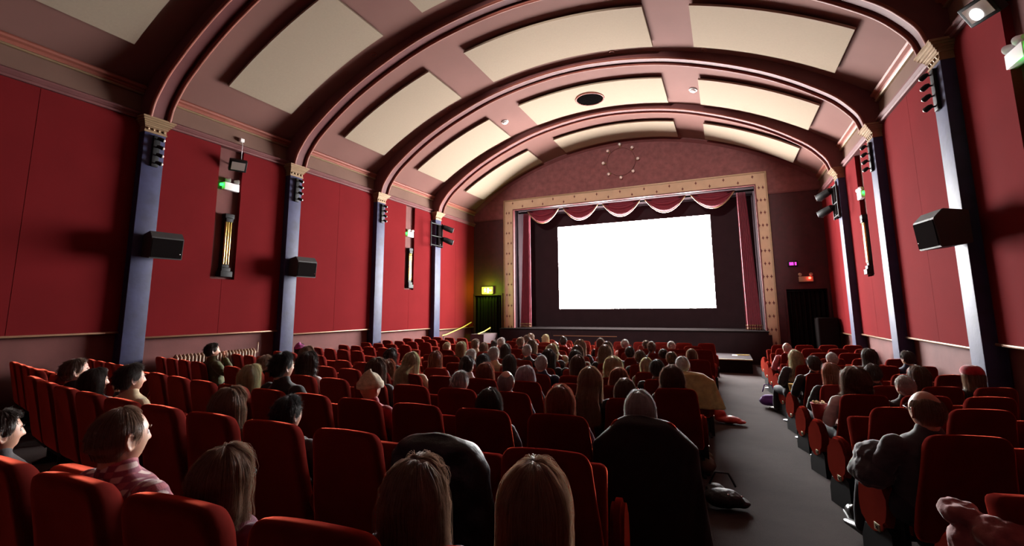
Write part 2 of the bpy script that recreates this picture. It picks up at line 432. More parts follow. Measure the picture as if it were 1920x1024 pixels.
# ------------------------------------------------------------------ pillars
def pillar(y, side, label):
    s = -1 if side == 'left' else 1; xw = XL if s < 0 else XR
    o = empty('pillar', (xw, y, 0)); o.rotation_euler = (0, 0, 0)
    zf = floor_z(xw, y)-.05
    def X(d): return -s*d              # d metres into the room from the fabric face
    bm = bmesh.new(); lo = X(-.08); hi = X(.155)
    box(bm, (min(lo, hi), -.181, zf), (max(lo, hi), .181, 5.30), bev=.006); finish(bm, 'shaft', M['pillar'], o, angle=40)
    bm = bmesh.new()
    def slab(d, w, z0, z1, mi=0):
        a, b = X(-.05), X(.155+d); box(bm, (min(a, b), -.181-w, z0), (max(a, b), .181+w, z1), mi)
    slab(.015, .012, 5.26, 5.29); slab(.005, .004, 5.29, 5.375)
    slab(.03, .02, 5.375, 5.40); slab(.05, .035, 5.41, 5.43); slab(.03, .02, 5.40, 5.41)
    slab(.075, .055, 5.435, 5.465); slab(.05, .035, 5.43, 5.435); slab(.10, .08, 5.47, 5.50); slab(.08, .06, 5.465, 5.47); slab(.125, .10, 5.505, 5.54); slab(.11, .085, 5.50, 5.505)
    finish(bm, 'capital', M['gold'], o, smooth=False)
    for i in range(4):
        bm = bmesh.new(); xx = X(.162); ball(bm, (xx, -.135+i*.09, 5.332), (.022, .028, .028)); finish(bm, 'boss', M['gold'], o)
    return tag(o, label, 'pillar', 'blue pillars along the side walls')
on = ['at the very back of the hall', 'first from the camera', 'second from the camera', 'third from the camera', 'nearest the screen']
for i, y in enumerate(PILY):
    if i: pillar(y, 'left', 'tall blue-grey painted pillar with gilt capital on the left wall, ' + on[i])
    if i > 1: pillar(y, 'right', 'tall blue-grey painted pillar with gilt capital on the right wall, ' + {2: 'first from the camera', 3: 'middle one', 4: 'nearest the screen'}[i])

# ------------------------------------------------------------------ fittings on pillars and walls
def spot_bar(y, side, label):
    s = 1 if side == 'left' else -1; x = (XL+.155) if s > 0 else (XR-.155)
    o = empty('spotlight_bar', (x, y+.02, 4.95)); f = s
    bm = bmesh.new(); box(bm, (min(0, f*.045), -.06, -.33), (max(0, f*.045), .06, .27), bev=.008); finish(bm, 'back_plate', M['black'], o, angle=40)
    for i in range(4):
        z = .2-i*.155
        bm = bmesh.new(); tube(bm, [(f*.045, 0, z), (f*.10, .02, z)], .012, 8); finish(bm, 'bracket', M['black'], o, angle=40)
        bm = bmesh.new(); d = Vector((f*.5, .75, -.35)).normalized(); c = Vector((f*.115, .02, z))
        tube(bm, [c-d*.05, c-d*.02, c+d*.05, c+d*.055], [.018, .034, .038, .036], 14)
        lmp = finish(bm, 'spot_head', M['black'], o, angle=40)
        bm = bmesh.new(); ball(bm, c+d*.05, .03, n=14); finish(bm, 'bulb', M['bulbglass'], lmp)
    tag(o, label, 'spotlight bar', 'four-lamp spotlight bars under the pillar capitals')
spot_bar(4.8, 'left', 'black bar of four small spots under the capital of the left wall\'s first pillar')
spot_bar(8.0, 'left', 'black bar of four small spots on the left wall\'s second pillar')
spot_bar(11.2, 'left', 'black bar of four small spots on the left wall\'s third pillar')
spot_bar(8.0, 'right', 'black bar of four small spots on the right wall\'s first pillar')
spot_bar(11.2, 'right', 'black bar of four small spots on the right wall\'s middle pillar')

def stage_rack(side):
    s = 1 if side == 'left' else -1; x = (XL+.155) if s > 0 else (XR-.155)
    o = empty('stage_light_rack', (x, 14.4, 4.62))
    bm = bmesh.new()
    for yy in (-.62 if s > 0 else -.42, .12):
        tube(bm, [(s*.10, yy, -.42), (s*.10, yy, .50)], .024, 8)
    for z in (-.36, -.02, .44): tube(bm, [(s*.10, -.62 if s > 0 else -.42, z), (s*.10, .16, z)], .02, 8)
    for z in (-.3, .38): box(bm, (min(0, s*.10), -.03, z-.02), (max(0, s*.10), .03, z+.02))
    finish(bm, 'frame', M['black'], o, angle=40)
    bm = bmesh.new(); box(bm, (min(s*.02, s*.09), -.12, -.40), (max(s*.02, s*.09), .12, .46), bev=.01); finish(bm, 'cable_box', M['blackmat'], o, angle=40)
    for i, z in enumerate((.34, -.12)):
        bm = bmesh.new(); c = Vector((s*.22, .22, z)); d = Vector((s*.62, .75, -.32)).normalized()
        tube(bm, [c-d*.16, c-d*.14, c+d*.02, c+d*.24, c+d*.25], [.05, .085, .10, .105, .10], 18)
        h = finish(bm, 'par_can', M['black'], o, angle=40)
        bm = bmesh.new(); m_ = Matrix.Translation(c+d*.255) @ d.to_track_quat('Z', 'Y').to_matrix().to_4x4()
        tube(bm, [m_ @ Vector((.115*math.cos(a), .115*math.sin(a), 0)) for a in [PI/4+2*PI*k/4 for k in range(5)]], .008, 6)
        finish(bm, 'gel_frame', M['grey'], h)
        bm = bmesh.new(); ball(bm, c+d*.2, .08, n=14); finish(bm, 'lens', M['bulbglass'], h)
        bm = bmesh.new(); tube(bm, [(s*.10, .12, z+.06), (s*.16, .17, z+.10), (s*.22, .22, z+.10)], .012, 8); finish(bm, 'yoke', M['black'], h, angle=40)
    tag(o, 'black rack with two stage lamps on the %s pillar nearest the screen' % side, 'stage light')
stage_rack('left'); stage_rack('right')

def speaker(x, y, z, side, label, w=.52, h=.50, d=.34):
    s = 1 if side == 'left' else -1
    o = empty('wall_speaker', (x, y, z)); o.rotation_euler = (0, 0, s*math.radians(-8))
    bm = bmesh.new()      # outline in (x,z): deep foot-less wedge, face tilts down
    prism(bm, [(0, -h*.42), (s*d*.9, -h*.5), (s*d, -h*.5), (s*d*1.12, h*.26), (s*d*.80, h*.5), (0, h*.42)], -w/2, w/2, 'Y')
    bmesh.ops.bevel(bm, geom=list(bm.edges), offset=.008, segments=2, affect='EDGES')
    finish(bm, 'cabinet', M['speaker'], o, angle=35)
    bm = bmesh.new()
    prism(bm, [(s*d*1.01, -h*.46), (s*(d*1.01+.012), -h*.46), (s*(d*1.11+.012), h*.22), (s*d*1.11, h*.22)], -w/2+.02, w/2-.02, 'Y')
    finish(bm, 'grille', M['blackmat'], o, smooth=False)
    bm = bmesh.new(); box(bm, (min(0, -s*.10), -.05, -.06), (max(0, -s*.10), .05, .06)); finish(bm, 'bracket', M['black'], o, smooth=False)
    bm = bmesh.new(); ball(bm, (s*(d*1.02+.01), w*.40, -h*.30), .012); finish(bm, 'badge', M['chrome'], o)
    tag(o, label, 'speaker', 'wedge speakers on the pillars')
speaker(XL+.20, 5.03, 3.12, 'left', 'dark wedge-shaped wall speaker on the left wall\'s first blue pillar')
speaker(XL+.20, 8.18, 2.97, 'left', 'dark wedge-shaped wall speaker on the left wall\'s second blue pillar')
speaker(XR-.20, 7.86, 2.92, 'right', 'dark wedge-shaped wall speaker on the right wall\'s first blue pillar', w=.50)

def emergency(x, y, z, side, label, lit=False):
    s = 1 if side == 'left' else -1
    o = empty('emergency_light', (x, y, z))
    bm = bmesh.new(); box(bm, (min(0, s*.10), -.17, -.10), (max(0, s*.10), .17, .07), bev=.01); finish(bm, 'housing', M['white'], o, angle=40)
    for k in (-.09, .11):
        bm = bmesh.new(); d = Vector((s*.25, .9, .05)).normalized(); c = Vector((s*.06, k, .125)); tube(bm, [c-d*.04, c+d*.03, c+d*.05], [.035, .055, .055], 16)
        h = finish(bm, 'lamp_head', M['white'], o, angle=40)
        bm = bmesh.new(); tube(bm, [(s*.05, k, .06), (s*.05, k, .10)], .012, 8); finish(bm, 'swivel', M['grey'], h)
    bm = bmesh.new(); box(bm, (min(0, s*.07), -.22, -.02), (max(0, s*.07), -.175, .035), bev=.006); finish(bm, 'green_indicator', M['green_led'], o, angle=40)
    tag(o, label, 'emergency light', 'twin-head emergency lights in the wall slots')
emergency(XL-.085, 6.46, 4.66, 'left', 'white twin-head emergency light with green glow, high on the left wall near the camera')
emergency(XL-.085, 12.92, 4.52, 'left', 'white twin-head emergency light high in the left wall slot near the screen')
emergency(XR+.07, 13.0, 4.52, 'right', 'white twin-head emergency light high in the right wall slot near the screen')
emergency(XR+.07, 6.52, 4.62, 'right', 'white emergency light with green glow at the upper right edge of the picture')
lamp('indicator_glow', 'POINT', (XL+.06, 6.21, 4.64), .35, (.05, 1, .1), .02)
lamp('indicator_glow', 'POINT', (XR-.04, 6.34, 4.42), 1.2, (.05, 1, .12), .03)
lamp('indicator_glow', 'POINT', (XL+.06, 12.67, 4.52), .35, (.05, 1, .1), .02)

def floodlight(x, y, z, side, label, lit):
    s = 1 if side == 'left' else -1
    o = empty('floodlight', (x, y, z))
    R_ = Matrix.Rotation(s*math.radians(-25), 4, 'Z') @ Matrix.Rotation(s*math.radians(35), 4, 'Y')
    bm = bmesh.new(); vs = box(bm, (-.02, -.17, -.13), (.10, .17, .13), bev=.012) ; bmesh.ops.transform(bm, matrix=Matrix.Translation((s*.22, 0, 0)) @ R_ @ (Matrix.Scale(s, 4, (1, 0, 0))), verts=bm.verts); finish(bm, 'housing', M['black'], o, angle=40)
    bm = bmesh.new(); box(bm, (.10, -.13, -.09), (.106, .13, .09)); bmesh.ops.transform(bm, matrix=Matrix.Translation((s*.22, 0, 0)) @ R_ @ (Matrix.Scale(s, 4, (1, 0, 0))), verts=bm.verts); finish(bm, 'glass', M['bulbglass'], o, smooth=False)
    if lit:
        bm = bmesh.new(); ball(bm, (.112, .03, -.02), (.012, .06, .07)); bmesh.ops.transform(bm, matrix=Matrix.Translation((s*.22, 0, 0)) @ R_ @ (Matrix.Scale(s, 4, (1, 0, 0))), verts=bm.verts); finish(bm, 'lit_bulb', M['lamp_on'], o)
    bm = bmesh.new(); tube(bm, [(0, 0, .02), (s*.12, 0, .05), (s*.22, 0, .0)], .018, 8); finish(bm, 'bracket', M['black'], o)
    tag(o, label, 'floodlight')
floodlight(XL-.08, 6.46, 5.14, 'left', 'small black floodlight above the emergency light on the left wall', False)
floodlight(XR+.08, 6.64, 5.30, 'right', 'black floodlight with a lit white bulb, upper right corner', True)
o = empty('junction_box', (XL, 6.58, 5.76)); bm = bmesh.new(); box(bm, (0, -.05, -.04), (.07, .05, .04), bev=.01); finish(bm, 'cover', M['white'], o)
bm = bmesh.new(); tube(bm, [(.03, 0, -.03), (.11, -.02, -.1), (.10, -.02, -.5)], .006, 6); finish(bm, 'cable', M['white'], o); tag(o, 'small white junction box on the frieze above the left floodlight', 'junction box')

def sconce(x, y, side, label):
    s = 1 if side == 'left' else -1
    o = empty('wall_sconce', (x, y, 3.35))
    bm = bmesh.new(); box(bm, (min(0, s*.05), -.09, -.62), (max(0, s*.05), .09, .66), bev=.01); finish(bm, 'back_plate', M['black'], o, angle=40)
    bm = bmesh.new()
    for i, (a, b) in enumerate(((-.70, .13), (-.62, .10), (-.50, .08))): box(bm, (min(0, s*(.10+.03*(2-i))), -b, a), (max(0, s*(.10+.03*(2-i))), b, a+.12), bev=.006)
    finish(bm, 'stepped_base', M['black'], o, angle=40)
    bm = bmesh.new()
    for i, (a, b) in enumerate(((.50, .08), (.58, .10))): box(bm, (min(0, s*.13), -b, a), (max(0, s*.13), b, a+.1), bev=.006)
    finish(bm, 'cap', M['black'], o, angle=40)
    for k in (-.052, 0, .052):
        bm = bmesh.new(); tube(bm, [(s*.09, k, -.42), (s*.09, k, .52)], .021, 12, caps='round'); finish(bm, 'tube', M['brass'], o)
    tag(o, label, 'wall light', 'tall tubular wall sconces')
sconce(XL-.085, 6.45, 'left', 'tall wall sconce of three brass tubes on the left wall near the camera')
sconce(XL-.085, 12.92, 'left', 'tall wall sconce of three brass tubes on the left wall near the screen')
sconce(XR+.085, 13.0, 'right', 'tall wall sconce of three brass tubes on the right wall')

# radiator under the left wall
o = empty('radiator', (XL+.06, 6.35, .20)); o0 = o
bm = bmesh.new()
for i in range(24):
    y = -.80+i*.07
    tube(bm, [(.02, y, .16), (.02, y, .84), (.07, y, .88), (.12, y, .84), (.12, y, .16), (.07, y, .12), (.02, y, .16)], .022, 8)
finish(bm, 'columns', M['radiator'], o)
for z in (.18, .80):
    bm = bmesh.new(); tube(bm, [(.07, -.86, z), (.07, .87, z)], .028, 10); finish(bm, 'header_pipe', M['radiator'], o)
for y in (-.75, .76):
    bm = bmesh.new(); tube(bm, [(.07, y, -.04), (.07, y, .16)], .02, 8); finish(bm, 'foot', M['radiator'], o)
bm = bmesh.new(); tube(bm, [(.07, .87, .8), (.07, .92, .8), (.07, .92, 1.02)], .014, 8); finish(bm, 'valve_pipe', M['radiator'], o)
tag(o, 'brown cast-iron column radiator along the left wall', 'radiator')
# ------------------------------------------------------------------ end wall with the proscenium
FX0, FX1, FZ = -8.30, 1.54, 6.48         # outer edge of the gilt frame
IX0, IX1, IZ = -7.85, 1.17, 6.04         # its inner edge
DLX0, DLX1, DRX0, DRX1, DZ = -9.74, -8.46, 1.83, 2.95, 2.49
STZ = 1.15                               # stage floor
bm = bmesh.new()
def seg(pts, mi): prism(bm, pts, YF, YF+.3, 'Y', mi)
LZ = 5.72
seg([(XL-.1, DZ), (FX0+.1, DZ), (FX0+.1, LZ), (XL-.1, LZ)], 1)
seg([(DLX1, -.3), (FX0+.3, -.3), (FX0+.3, DZ), (DLX1, DZ)], 1)
seg([(XL-.1, -.3), (DLX0, -.3), (DLX0, DZ), (XL-.1, DZ)], 1)
seg([(FX1-.3, -.3), (DRX0, -.3), (DRX0, DZ), (FX1-.3, DZ)], 1)
seg([(DRX1, -.3), (XR+.1, -.3), (XR+.1, DZ), (DRX1, DZ)], 1)
seg([(FX1-.1, DZ), (XR+.1, DZ), (XR+.1, LZ), (FX1-.1, LZ)], 1)
seg([(XL-.1, LZ), (FX0+.1, LZ), (FX0+.1, 6.2), (XL-.1, 6.0)], 0)
seg([(FX1-.1, LZ), (XR+.1, LZ), (XR+.1, 6.0), (FX1-.1, 6.2)], 0)
top = [(XL-.1, 6.0), (FX0+.1, 6.2), (FX0+.1, FZ-.1), (FX1-.1, FZ-.1), (FX1-.1, 6.2), (XR+.1, 6.0)]
arcp = [(x, vault_z(x)+.1) for x in [XR+.1-(XR-XL+.2)*i/30 for i in range(31)]]
seg(top+arcp, 0)
we = struct(finish(bm, 'wall_front', [M['tymp'], M['maroon']], smooth=False))
# a moulding where the wall meets the vault
bm = bmesh.new()
P = [(Vector((x, YF, vault_z(x)-.10)), Vector((0, -1, 0)), Vector(((x-CX)/VR, 0, 1))) for x in [XL+.05+(XR-XL-.1)*i/48 for i in range(49)]]
sweep(bm, P, [(0, -.04), (.03, -.02), (.05, .02), (.09, .05), (.09, .12), (0, .12)]); finish(bm, 'arch_moulding', M['ribin'], we, angle=35)
# ledge moulding at the colour change
bm = bmesh.new()
for a, b in ((XL, FX0), (FX1, XR)): box(bm, (a, YF-.03, LZ-.03), (b, YF, LZ+.02))
finish(bm, 'ledge', M['ribin'], we, smooth=False)

# gilt frame with its star pattern
o = empty('proscenium_frame', (0, YF, 0))
def mitre(out0, out1, zt, in0, in1, zi, zb, yf, yb):
    bm = bmesh.new()
    for pts in ([(out0, zb), (in0, zb), (in0, zi), (out0, zt)], [(in1, zb), (out1, zb), (out1, zt), (in1, zi)], [(out0, zt), (in0, zi), (in1, zi), (out1, zt)]):
        prism(bm, pts, yf, yb, 'Y')
    return bm
bm = mitre(FX0+.03, FX1-.03, FZ-.03, IX0, IX1, IZ, .35, -.08, .02)
star_pts = []
def star(bm, x, z, y, r=.075, w=.018):
    pts = []
    for k in range(8):
        a = PI/2*k/2; rr = r if k % 2 == 0 else w*1.3
        pts.append((x+(rr*.62 if k in (0, 4) else rr)*math.cos(a), z+rr*math.sin(a)))
    vs = [bm.verts.new((a, y, b)) for a, b in pts]; c = bm.verts.new((x, y-.008, z))
    for k in range(8):
        f = bm.faces.new((vs[k], vs[(k+1) % 8], c)); f.material_index = 1
    f = bm.faces.new(list(reversed(vs))); f.material_index = 1
n = 21
for k in range(n):
    x = FX0+.42+k*(FX1-FX0-.84)/(n-1)
    hi = k % 2 == 0
    star(bm, x, FZ-(.15 if hi else .31), -.088)
nz = 13
for k in range(nz):
    z = FZ-.55-k*.43
    for sd in (0, 1):
        offs = ((.13, .25) if k % 2 == 0 else (.20, .34))
        if sd and k % 2: offs = (.10, .22, .33)
        for q in offs:
            x = FX0+q if sd == 0 else FX1-q
            star(bm, x, z, -.088)
finish(bm, 'star_patterned_board', [M['frame'], M['star']], o, smooth=False)
bm = mitre(FX0, FX1, FZ, FX0+.045, FX1-.045, FZ-.045, .35, -.12, .02); finish(bm, 'outer_moulding', M['gold'], o, smooth=False)
bm = mitre(IX0-.03, IX1+.03, IZ+.03, IX0+.01, IX1-.01, IZ-.01, .35, -.105, .02); finish(bm, 'inner_moulding', M['star'], o, smooth=False)
tag(o, 'wide cream and gilt frame with dark star pattern around the stage opening', 'proscenium frame')

# stage recess
bm = bmesh.new()
box(bm, (IX0-.3, YF+.3, STZ-.1), (IX0, 20.8, 6.6)); struct(finish(bm, 'wall_stage_left', M['masking'], smooth=False))
bm = bmesh.new(); box(bm, (IX1, YF+.3, STZ-.1), (IX1+.3, 20.8, 6.6)); struct(finish(bm, 'wall_stage_right', M['masking'], smooth=False))
bm = bmesh.new(); box(bm, (IX0-.3, YF+.0, IZ+.06), (IX1+.3, 20.8, IZ+.4)); struct(finish(bm, 'ceiling_stage', M['masking'], smooth=False))
bm = bmesh.new(); box(bm, (IX0-.3, 20.8, STZ-.3), (IX1+.3, 21.0, 6.6)); struct(finish(bm, 'wall_stage_back', M['masking'], smooth=False))
for x in (IX0, IX1):
    bm = bmesh.new(); box(bm, (min(x, x-.3 if x < -3 else x+.3), YF, STZ), (max(x, x-.3 if x < -3 else x+.3), YF+.3, IZ+.06)); struct(finish(bm, 'trim_reveal', M['masking'], smooth=False))
bm = bmesh.new(); box(bm, (FX0+.02, YF-.55, -.1), (FX1-.35, 20.8, STZ-.02)); box(bm, (FX0-.0, YF-.58, STZ-.03), (FX1-.33, 20.8, STZ+.01), 1)
for i in range(9):
    x = FX0+.2+i*1.05; box(bm, (x, YF-.565, .05), (x+.98, YF-.55, STZ-.1), 0)
struct(finish(bm, 'floor_stage', [M['masking'], M['blackmat']], smooth=False))
bm = bmesh.new(); box(bm, (-6.0, YF-.60, .90), (-3.6, YF-.565, .925)); st = finish(bm, 'stage_batten', M['rail'], None, smooth=False)
tag(st, 'thin pale batten fixed along the dark stage front', 'batten')

# the screen and its black masking
SX0, SX1, SZ0, SZ1, SY = -6.47, -.32, 1.91, 5.455, 19.00
PY = 18.2                                # plane of the pelmet
o = empty('cinema_screen', ((SX0+SX1)/2, SY, SZ0))
hw = (SX1-SX0)/2; hh = SZ1-SZ0
bm = bmesh.new(); box(bm, (-hw, 0, 0), (hw, .04, hh)); finish(bm, 'lit_screen', M['screen'], o, smooth=False)
bm = bmesh.new()
for lo, hi in (((-hw-1.35, -.03, -.75), (-hw, .05, hh+.60)), ((hw, -.03, -.75), (hw+1.45, .05, hh+.60)), ((-hw, -.03, hh), (hw, .05, hh+.60)), ((-hw, -.03, -.75), (hw, .05, 0))): box(bm, lo, hi)
finish(bm, 'masking', M['masking'], o, smooth=False)
tag(o, 'brightly lit blank white cinema screen framed by dark masking', 'cinema screen')

# swagged pelmet: five scalloped swags with gold fringe
for i in range(5):
    cx = -6.75+i*1.645+(.03 if i == 0 else 0); wd = 1.50 if i else 1.44
    o = empty('pelmet_swag', (cx, PY-.35, 5.96+.10)); bm = bmesh.new()
    nu, nv = 30, 16; gfr, gbk = [], []
    for a in range(nu+1):
        u = -1+2*a/nu; fr, bk = [], []
        for b in range(nv+1):
            v = b/nv; sag = .55*(1-u*u)*v
            yy = -.06*math.sin(v*PI*5.5)*(1-u*u)**.5 - .10*(1-u*u)*math.sin(v*PI*.9)
            x_ = u*wd/2*(1-.04*v); z_ = -sag-.02*v
            fr.append(bm.verts.new((x_, yy, z_))); bk.append(bm.verts.new((x_, yy+.02, z_)))
        gfr.append(fr); gbk.append(bk)
    for G in (gfr, gbk):
        for a in range(nu):
            for b in range(nv): bm.faces.new((G[a][b], G[a+1][b], G[a+1][b+1], G[a][b+1]))
    for a in range(nu):
        bm.faces.new((gfr[a][0], gbk[a][0], gbk[a+1][0], gfr[a+1][0])); bm.faces.new((gfr[a][nv], gfr[a+1][nv], gbk[a+1][nv], gbk[a][nv]))
    finish(bm, 'cloth', M['drape'], o)
    bm = bmesh.new(); pts = []
    for a in range(nu+1):
        u = -1+2*a/nu; pts.append((u*wd/2*.97, -.02-.10*(1-u*u)*math.sin(.9*PI), -.57*(1-u*u)-.02))
    tube(bm, pts, [(.022, .04)]*len(pts), 8); finish(bm, 'fringe', M['fringe'], o)
    tag(o, 'crimson pelmet swag with gold fringe, %s above the screen' % ['leftmost of five', 'second from left', 'middle one', 'second from right', 'rightmost of five'][i], 'pelmet swag', 'swags above the screen')
bm = bmesh.new(); tube(bm, [(IX0, PY-.33, 6.0), (IX1, PY-.33, 6.0)], .035, 10); tag(finish(bm, 'pelmet_rail', M['blackmat']), 'dark rail carrying the crimson pelmet swags', 'curtain rail')

def drape(x0, x1, y, z0, z1, label, gather):
    o = empty('stage_curtain', ((x0+x1)/2, y, z0)); bm = bmesh.new(); nu, nv = 60, 30; hw_ = (x1-x0)/2
    G = []
    for a in range(nu+1):
        u = a/nu; r = []
        for b in range(nv+1):
            v = b/nv; sc = 1-(.35*math.sin(v*PI*.5)) if gather else 1
            if gather: sc = .62+.38*v
            off = (-hw_*(1-sc)*gather)
            x_ = (-hw_+2*hw_*u)*sc+off; yy = .055*math.sin(u*PI*13+math.sin(v*3)*.4)
            r.append(bm.verts.new((x_, yy, (z1-z0)*(1-v))))
        G.append(r)
    for a in range(nu):
        for b in range(nv): bm.faces.new((G[a][b], G[a+1][b], G[a+1][b+1], G[a][b+1]))
    ret = bmesh.ops.extrude_face_region(bm, geom=list(bm.faces)); bmesh.ops.translate(bm, vec=(0, .012, 0), verts=[e for e in ret['geom'] if isinstance(e, bmesh.types.BMVert)])
    finish(bm, 'cloth', M['drape'], o)
    for zz in (.02, .12):
        bm = bmesh.new()
        pts = [(-hw_+2*hw_*a/40, .055*math.sin(a/40*PI*13)-.012, zz+.03) for a in range(41)]
        tube(bm, pts, [(.01, .028)]*41, 6); finish(bm, 'gold_band', M['fringe'], o)
    tag(o, label, 'curtain')
drape(-7.80, -7.32, 17.85, STZ+.01, 5.95, 'narrow crimson stage curtain with gold bands, left side of the screen', -1)
drape(.60, 1.08, 17.85, STZ+.01, 5.95, 'narrow crimson stage curtain with gold bands, right side of the screen', 1)

# the ring of eight bulbs on the tympanum
o = empty('bulb_ring', (-3.31, YF, 7.53))
bm = bmesh.new(); tube(bm, [(.55*math.cos(a), -.03, .55*math.sin(a)) for a in [2*PI*i/48 for i in range(49)]], .014, 8); finish(bm, 'hoop', M['tymp'], o)
for i in range(8):
    a = 2*PI*i/8; c = Vector((.66*math.cos(a), -.11, .66*math.sin(a)))
    bm = bmesh.new(); tube(bm, [(.6*math.cos(a), 0, .6*math.sin(a)), (.64*math.cos(a), -.06, .64*math.sin(a))], [.05, .04], 12); h = finish(bm, 'lamp_holder', M['gold'], o, angle=40)
    bm = bmesh.new(); ball(bm, c, .062, n=16, m=12); finish(bm, 'bulb', M['bulbglass'], h)
tag(o, 'ring of eight clear bulbs on the wall above the proscenium', 'light fitting')

# doors of the end wall
def doorway(n, x0, x1, lab):
    bm = bmesh.new(); box(bm, (x0-.1, YF+1.2, -.2), (x1+.1, YF+1.3, DZ+.2)); box(bm, (x0-.15, YF+.29, -.2), (x0, YF+1.3, DZ+.2)); box(bm, (x1, YF+.29, -.2), (x1+.15, YF+1.3, DZ+.2)); box(bm, (x0-.15, YF+.29, DZ), (x1+.15, YF+1.3, DZ+.2))
    d = struct(finish(bm, 'door_%d' % n, M['blackmat'], smooth=False))
    bm = bmesh.new()
    for a, b in ((x0-.06, x0), (x1, x1+.06)): box(bm, (a, YF-.03, -.1), (b, YF, DZ+.06))
    box(bm, (x0-.06, YF-.035, DZ), (x1+.06, YF, DZ+.08)); finish(bm, 'door_frame', M['maroon'], d, smooth=False)
    o = empty('door_curtain', ((x0+x1)/2, YF+.10, .03)); bm = bmesh.new(); G = []; hw_ = (x1-x0)/2-.01; H_ = DZ-.06-.03
    for a in range(81):
        u = a/80; G.append([bm.verts.new((-hw_+2*hw_*u, .05*math.sin(u*PI*17)+.02*math.sin(u*40), H_*b/12)) for b in range(13)])
    for a in range(80):
        for b in range(12): bm.faces.new((G[a][b], G[a+1][b], G[a+1][b+1], G[a][b+1]))
    ret = bmesh.ops.extrude_face_region(bm, geom=list(bm.faces)); bmesh.ops.translate(bm, vec=(0, .012, 0), verts=[e for e in ret['geom'] if isinstance(e, bmesh.types.BMVert)])
    finish(bm, 'cloth', M['blackmat'], o); bm = bmesh.new(); tube(bm, [(-hw_, 0, H_+.01), (hw_, 0, H_+.01)], .018, 8); finish(bm, 'rod', M['black'], o)
    tag(o, lab, 'curtain')
doorway(1, DLX0, DLX1, 'black curtain in the doorway under the glowing green exit sign')
doorway(2, DRX0, DRX1, 'black curtain in the doorway under the red-lit emergency lamp')
# glowing exit sign
o = empty('exit_sign', (-9.08, YF, 2.70))
bm = bmesh.new(); box(bm, (-.26, -.10, -.15), (.26, 0, .15), bev=.01); finish(bm, 'case', M['white'], o, angle=40)
bm = bmesh.new(); box(bm, (-.245, -.108, -.135), (.245, -.10, .135)); fc = finish(bm, 'lit_face', M['exit_face'], o, smooth=False)
bm = bmesh.new()
def flat(pts): prism(bm, pts, -.113, -.108, 'Y')
ball(bm, (-.10, -.112, .085), (.02, .004, .02)); flat([(-.13, .06), (-.09, .065), (-.075, -.01), (-.105, -.015)]); flat([(-.105, -.01), (-.08, -.01), (-.04, -.06), (-.05, -.08)]); flat([(-.105, -.01), (-.09, -.03), (-.13, -.08), (-.15, -.075)])
flat([(-.09, .055), (-.045, .02), (-.05, .008), (-.09, .03)]); flat([(-.125, .055), (-.165, .02), (-.155, .008), (-.115, .035)]); flat([(.0, -.105), (.0, .10), (.075, .10), (.075, -.105)])
flat([(.10, -.02), (.16, -.02), (.16, -.05), (.21, .0), (.16, .05), (.16, .02), (.10, .02)])
finish(bm, 'running_figure', M['exit_mark'], fc, smooth=False)
tag(o, 'glowing yellow-green exit sign with running figure over the dark doorway', 'exit sign')
lamp('exit_sign_light', 'POINT', (-9.08, YF-.30, 2.70), 70, (.42, 1.0, .03), .12)
# red lit emergency lamp and magenta call sign on the other side
o = empty('emergency_lamp', (2.40, YF, 2.82))
bm = bmesh.new(); box(bm, (-.20, -.08, -.10), (.20, 0, .07), bev=.01); finish(bm, 'housing', M['plate'], o, angle=40)
for k in (-.16, .14):
    bm = bmesh.new(); tube(bm, [(k, -.05, .14), (k, -.11, .13), (k, -.12, .13)], [.035, .055, .05], 14); h = finish(bm, 'lamp_head', M['plate'], o, angle=40)
    bm = bmesh.new(); tube(bm, [(k, -.04, .06), (k, -.05, .12)], .012, 8); finish(bm, 'swivel', M['grey'], h)
bm = bmesh.new(); ball(bm, (.10, -.09, .015), .038); finish(bm, 'red_bulb', M['red_led'], o)
tag(o, 'twin-head emergency lamp with a red light above the doorway', 'emergency light')
lamp('red_glow', 'POINT', (2.5, YF-.16, 2.83), 1.0, (1, .06, .04), .03)
o = empty('call_sign', (2.08, YF, 3.31))
bm = bmesh.new(); box(bm, (-.14, -.06, -.09), (.14, 0, .09), bev=.01); finish(bm, 'case', M['black'], o, angle=40)
bm = bmesh.new(); box(bm, (-.10, -.068, -.05), (.02, -.06, .05)); box(bm, (.05, -.068, -.05), (.10, -.06, .05)); finish(bm, 'lit_window', M['magenta_led'], o, smooth=False)
tag(o, 'small glowing magenta sign on the dark maroon wall', 'sign')

# black cabinet under a cloth, step box, ramp and hand rail
bm = bmesh.new(); box(bm, (2.45, YF-1.0, -.02), (3.0, YF-.45, 1.6), bev=.06); o = finish(bm, 'draped_cabinet', M['blackmat']); tag(o, 'tall black draped cabinet in the corner beside the right doorway', 'cabinet')
o = empty('stage_step', (.05, 15.15, .10))
bm = bmesh.new(); box(bm, (-.52, -.62, 0), (.52, 1.2, .36), bev=.01); finish(bm, 'body', M['blackmat'], o, angle=40)
bm = bmesh.new(); box(bm, (-.54, -.64, .36), (.54, 1.2, .39), bev=.005); finish(bm, 'top_board', M['masking'], o, angle=40)
bm = bmesh.new(); box(bm, (-.54, -.645, .365), (.54, -.60, .396), bev=.004); finish(bm, 'nosing', M['step'], o, angle=40)
tag(o, 'low black step platform at the foot of the stage', 'step')
o = empty('score_sheet', (.18, 15.7, .49)); bm = bmesh.new(); box(bm, (-.09, -.14, 0), (.05, .14, .012)); finish(bm, 'page', M['white'], o, smooth=False); tag(o, 'white sheet lying on the step platform', 'paper')
o = empty('marker_tape', (.36, 15.8, .49)); bm = bmesh.new(); box(bm, (-.18, -.03, 0), (.2, .03, .02), bev=.004); finish(bm, 'strip', M['yellow'], o, smooth=False); tag(o, 'short yellow strip on the step platform', 'tape')
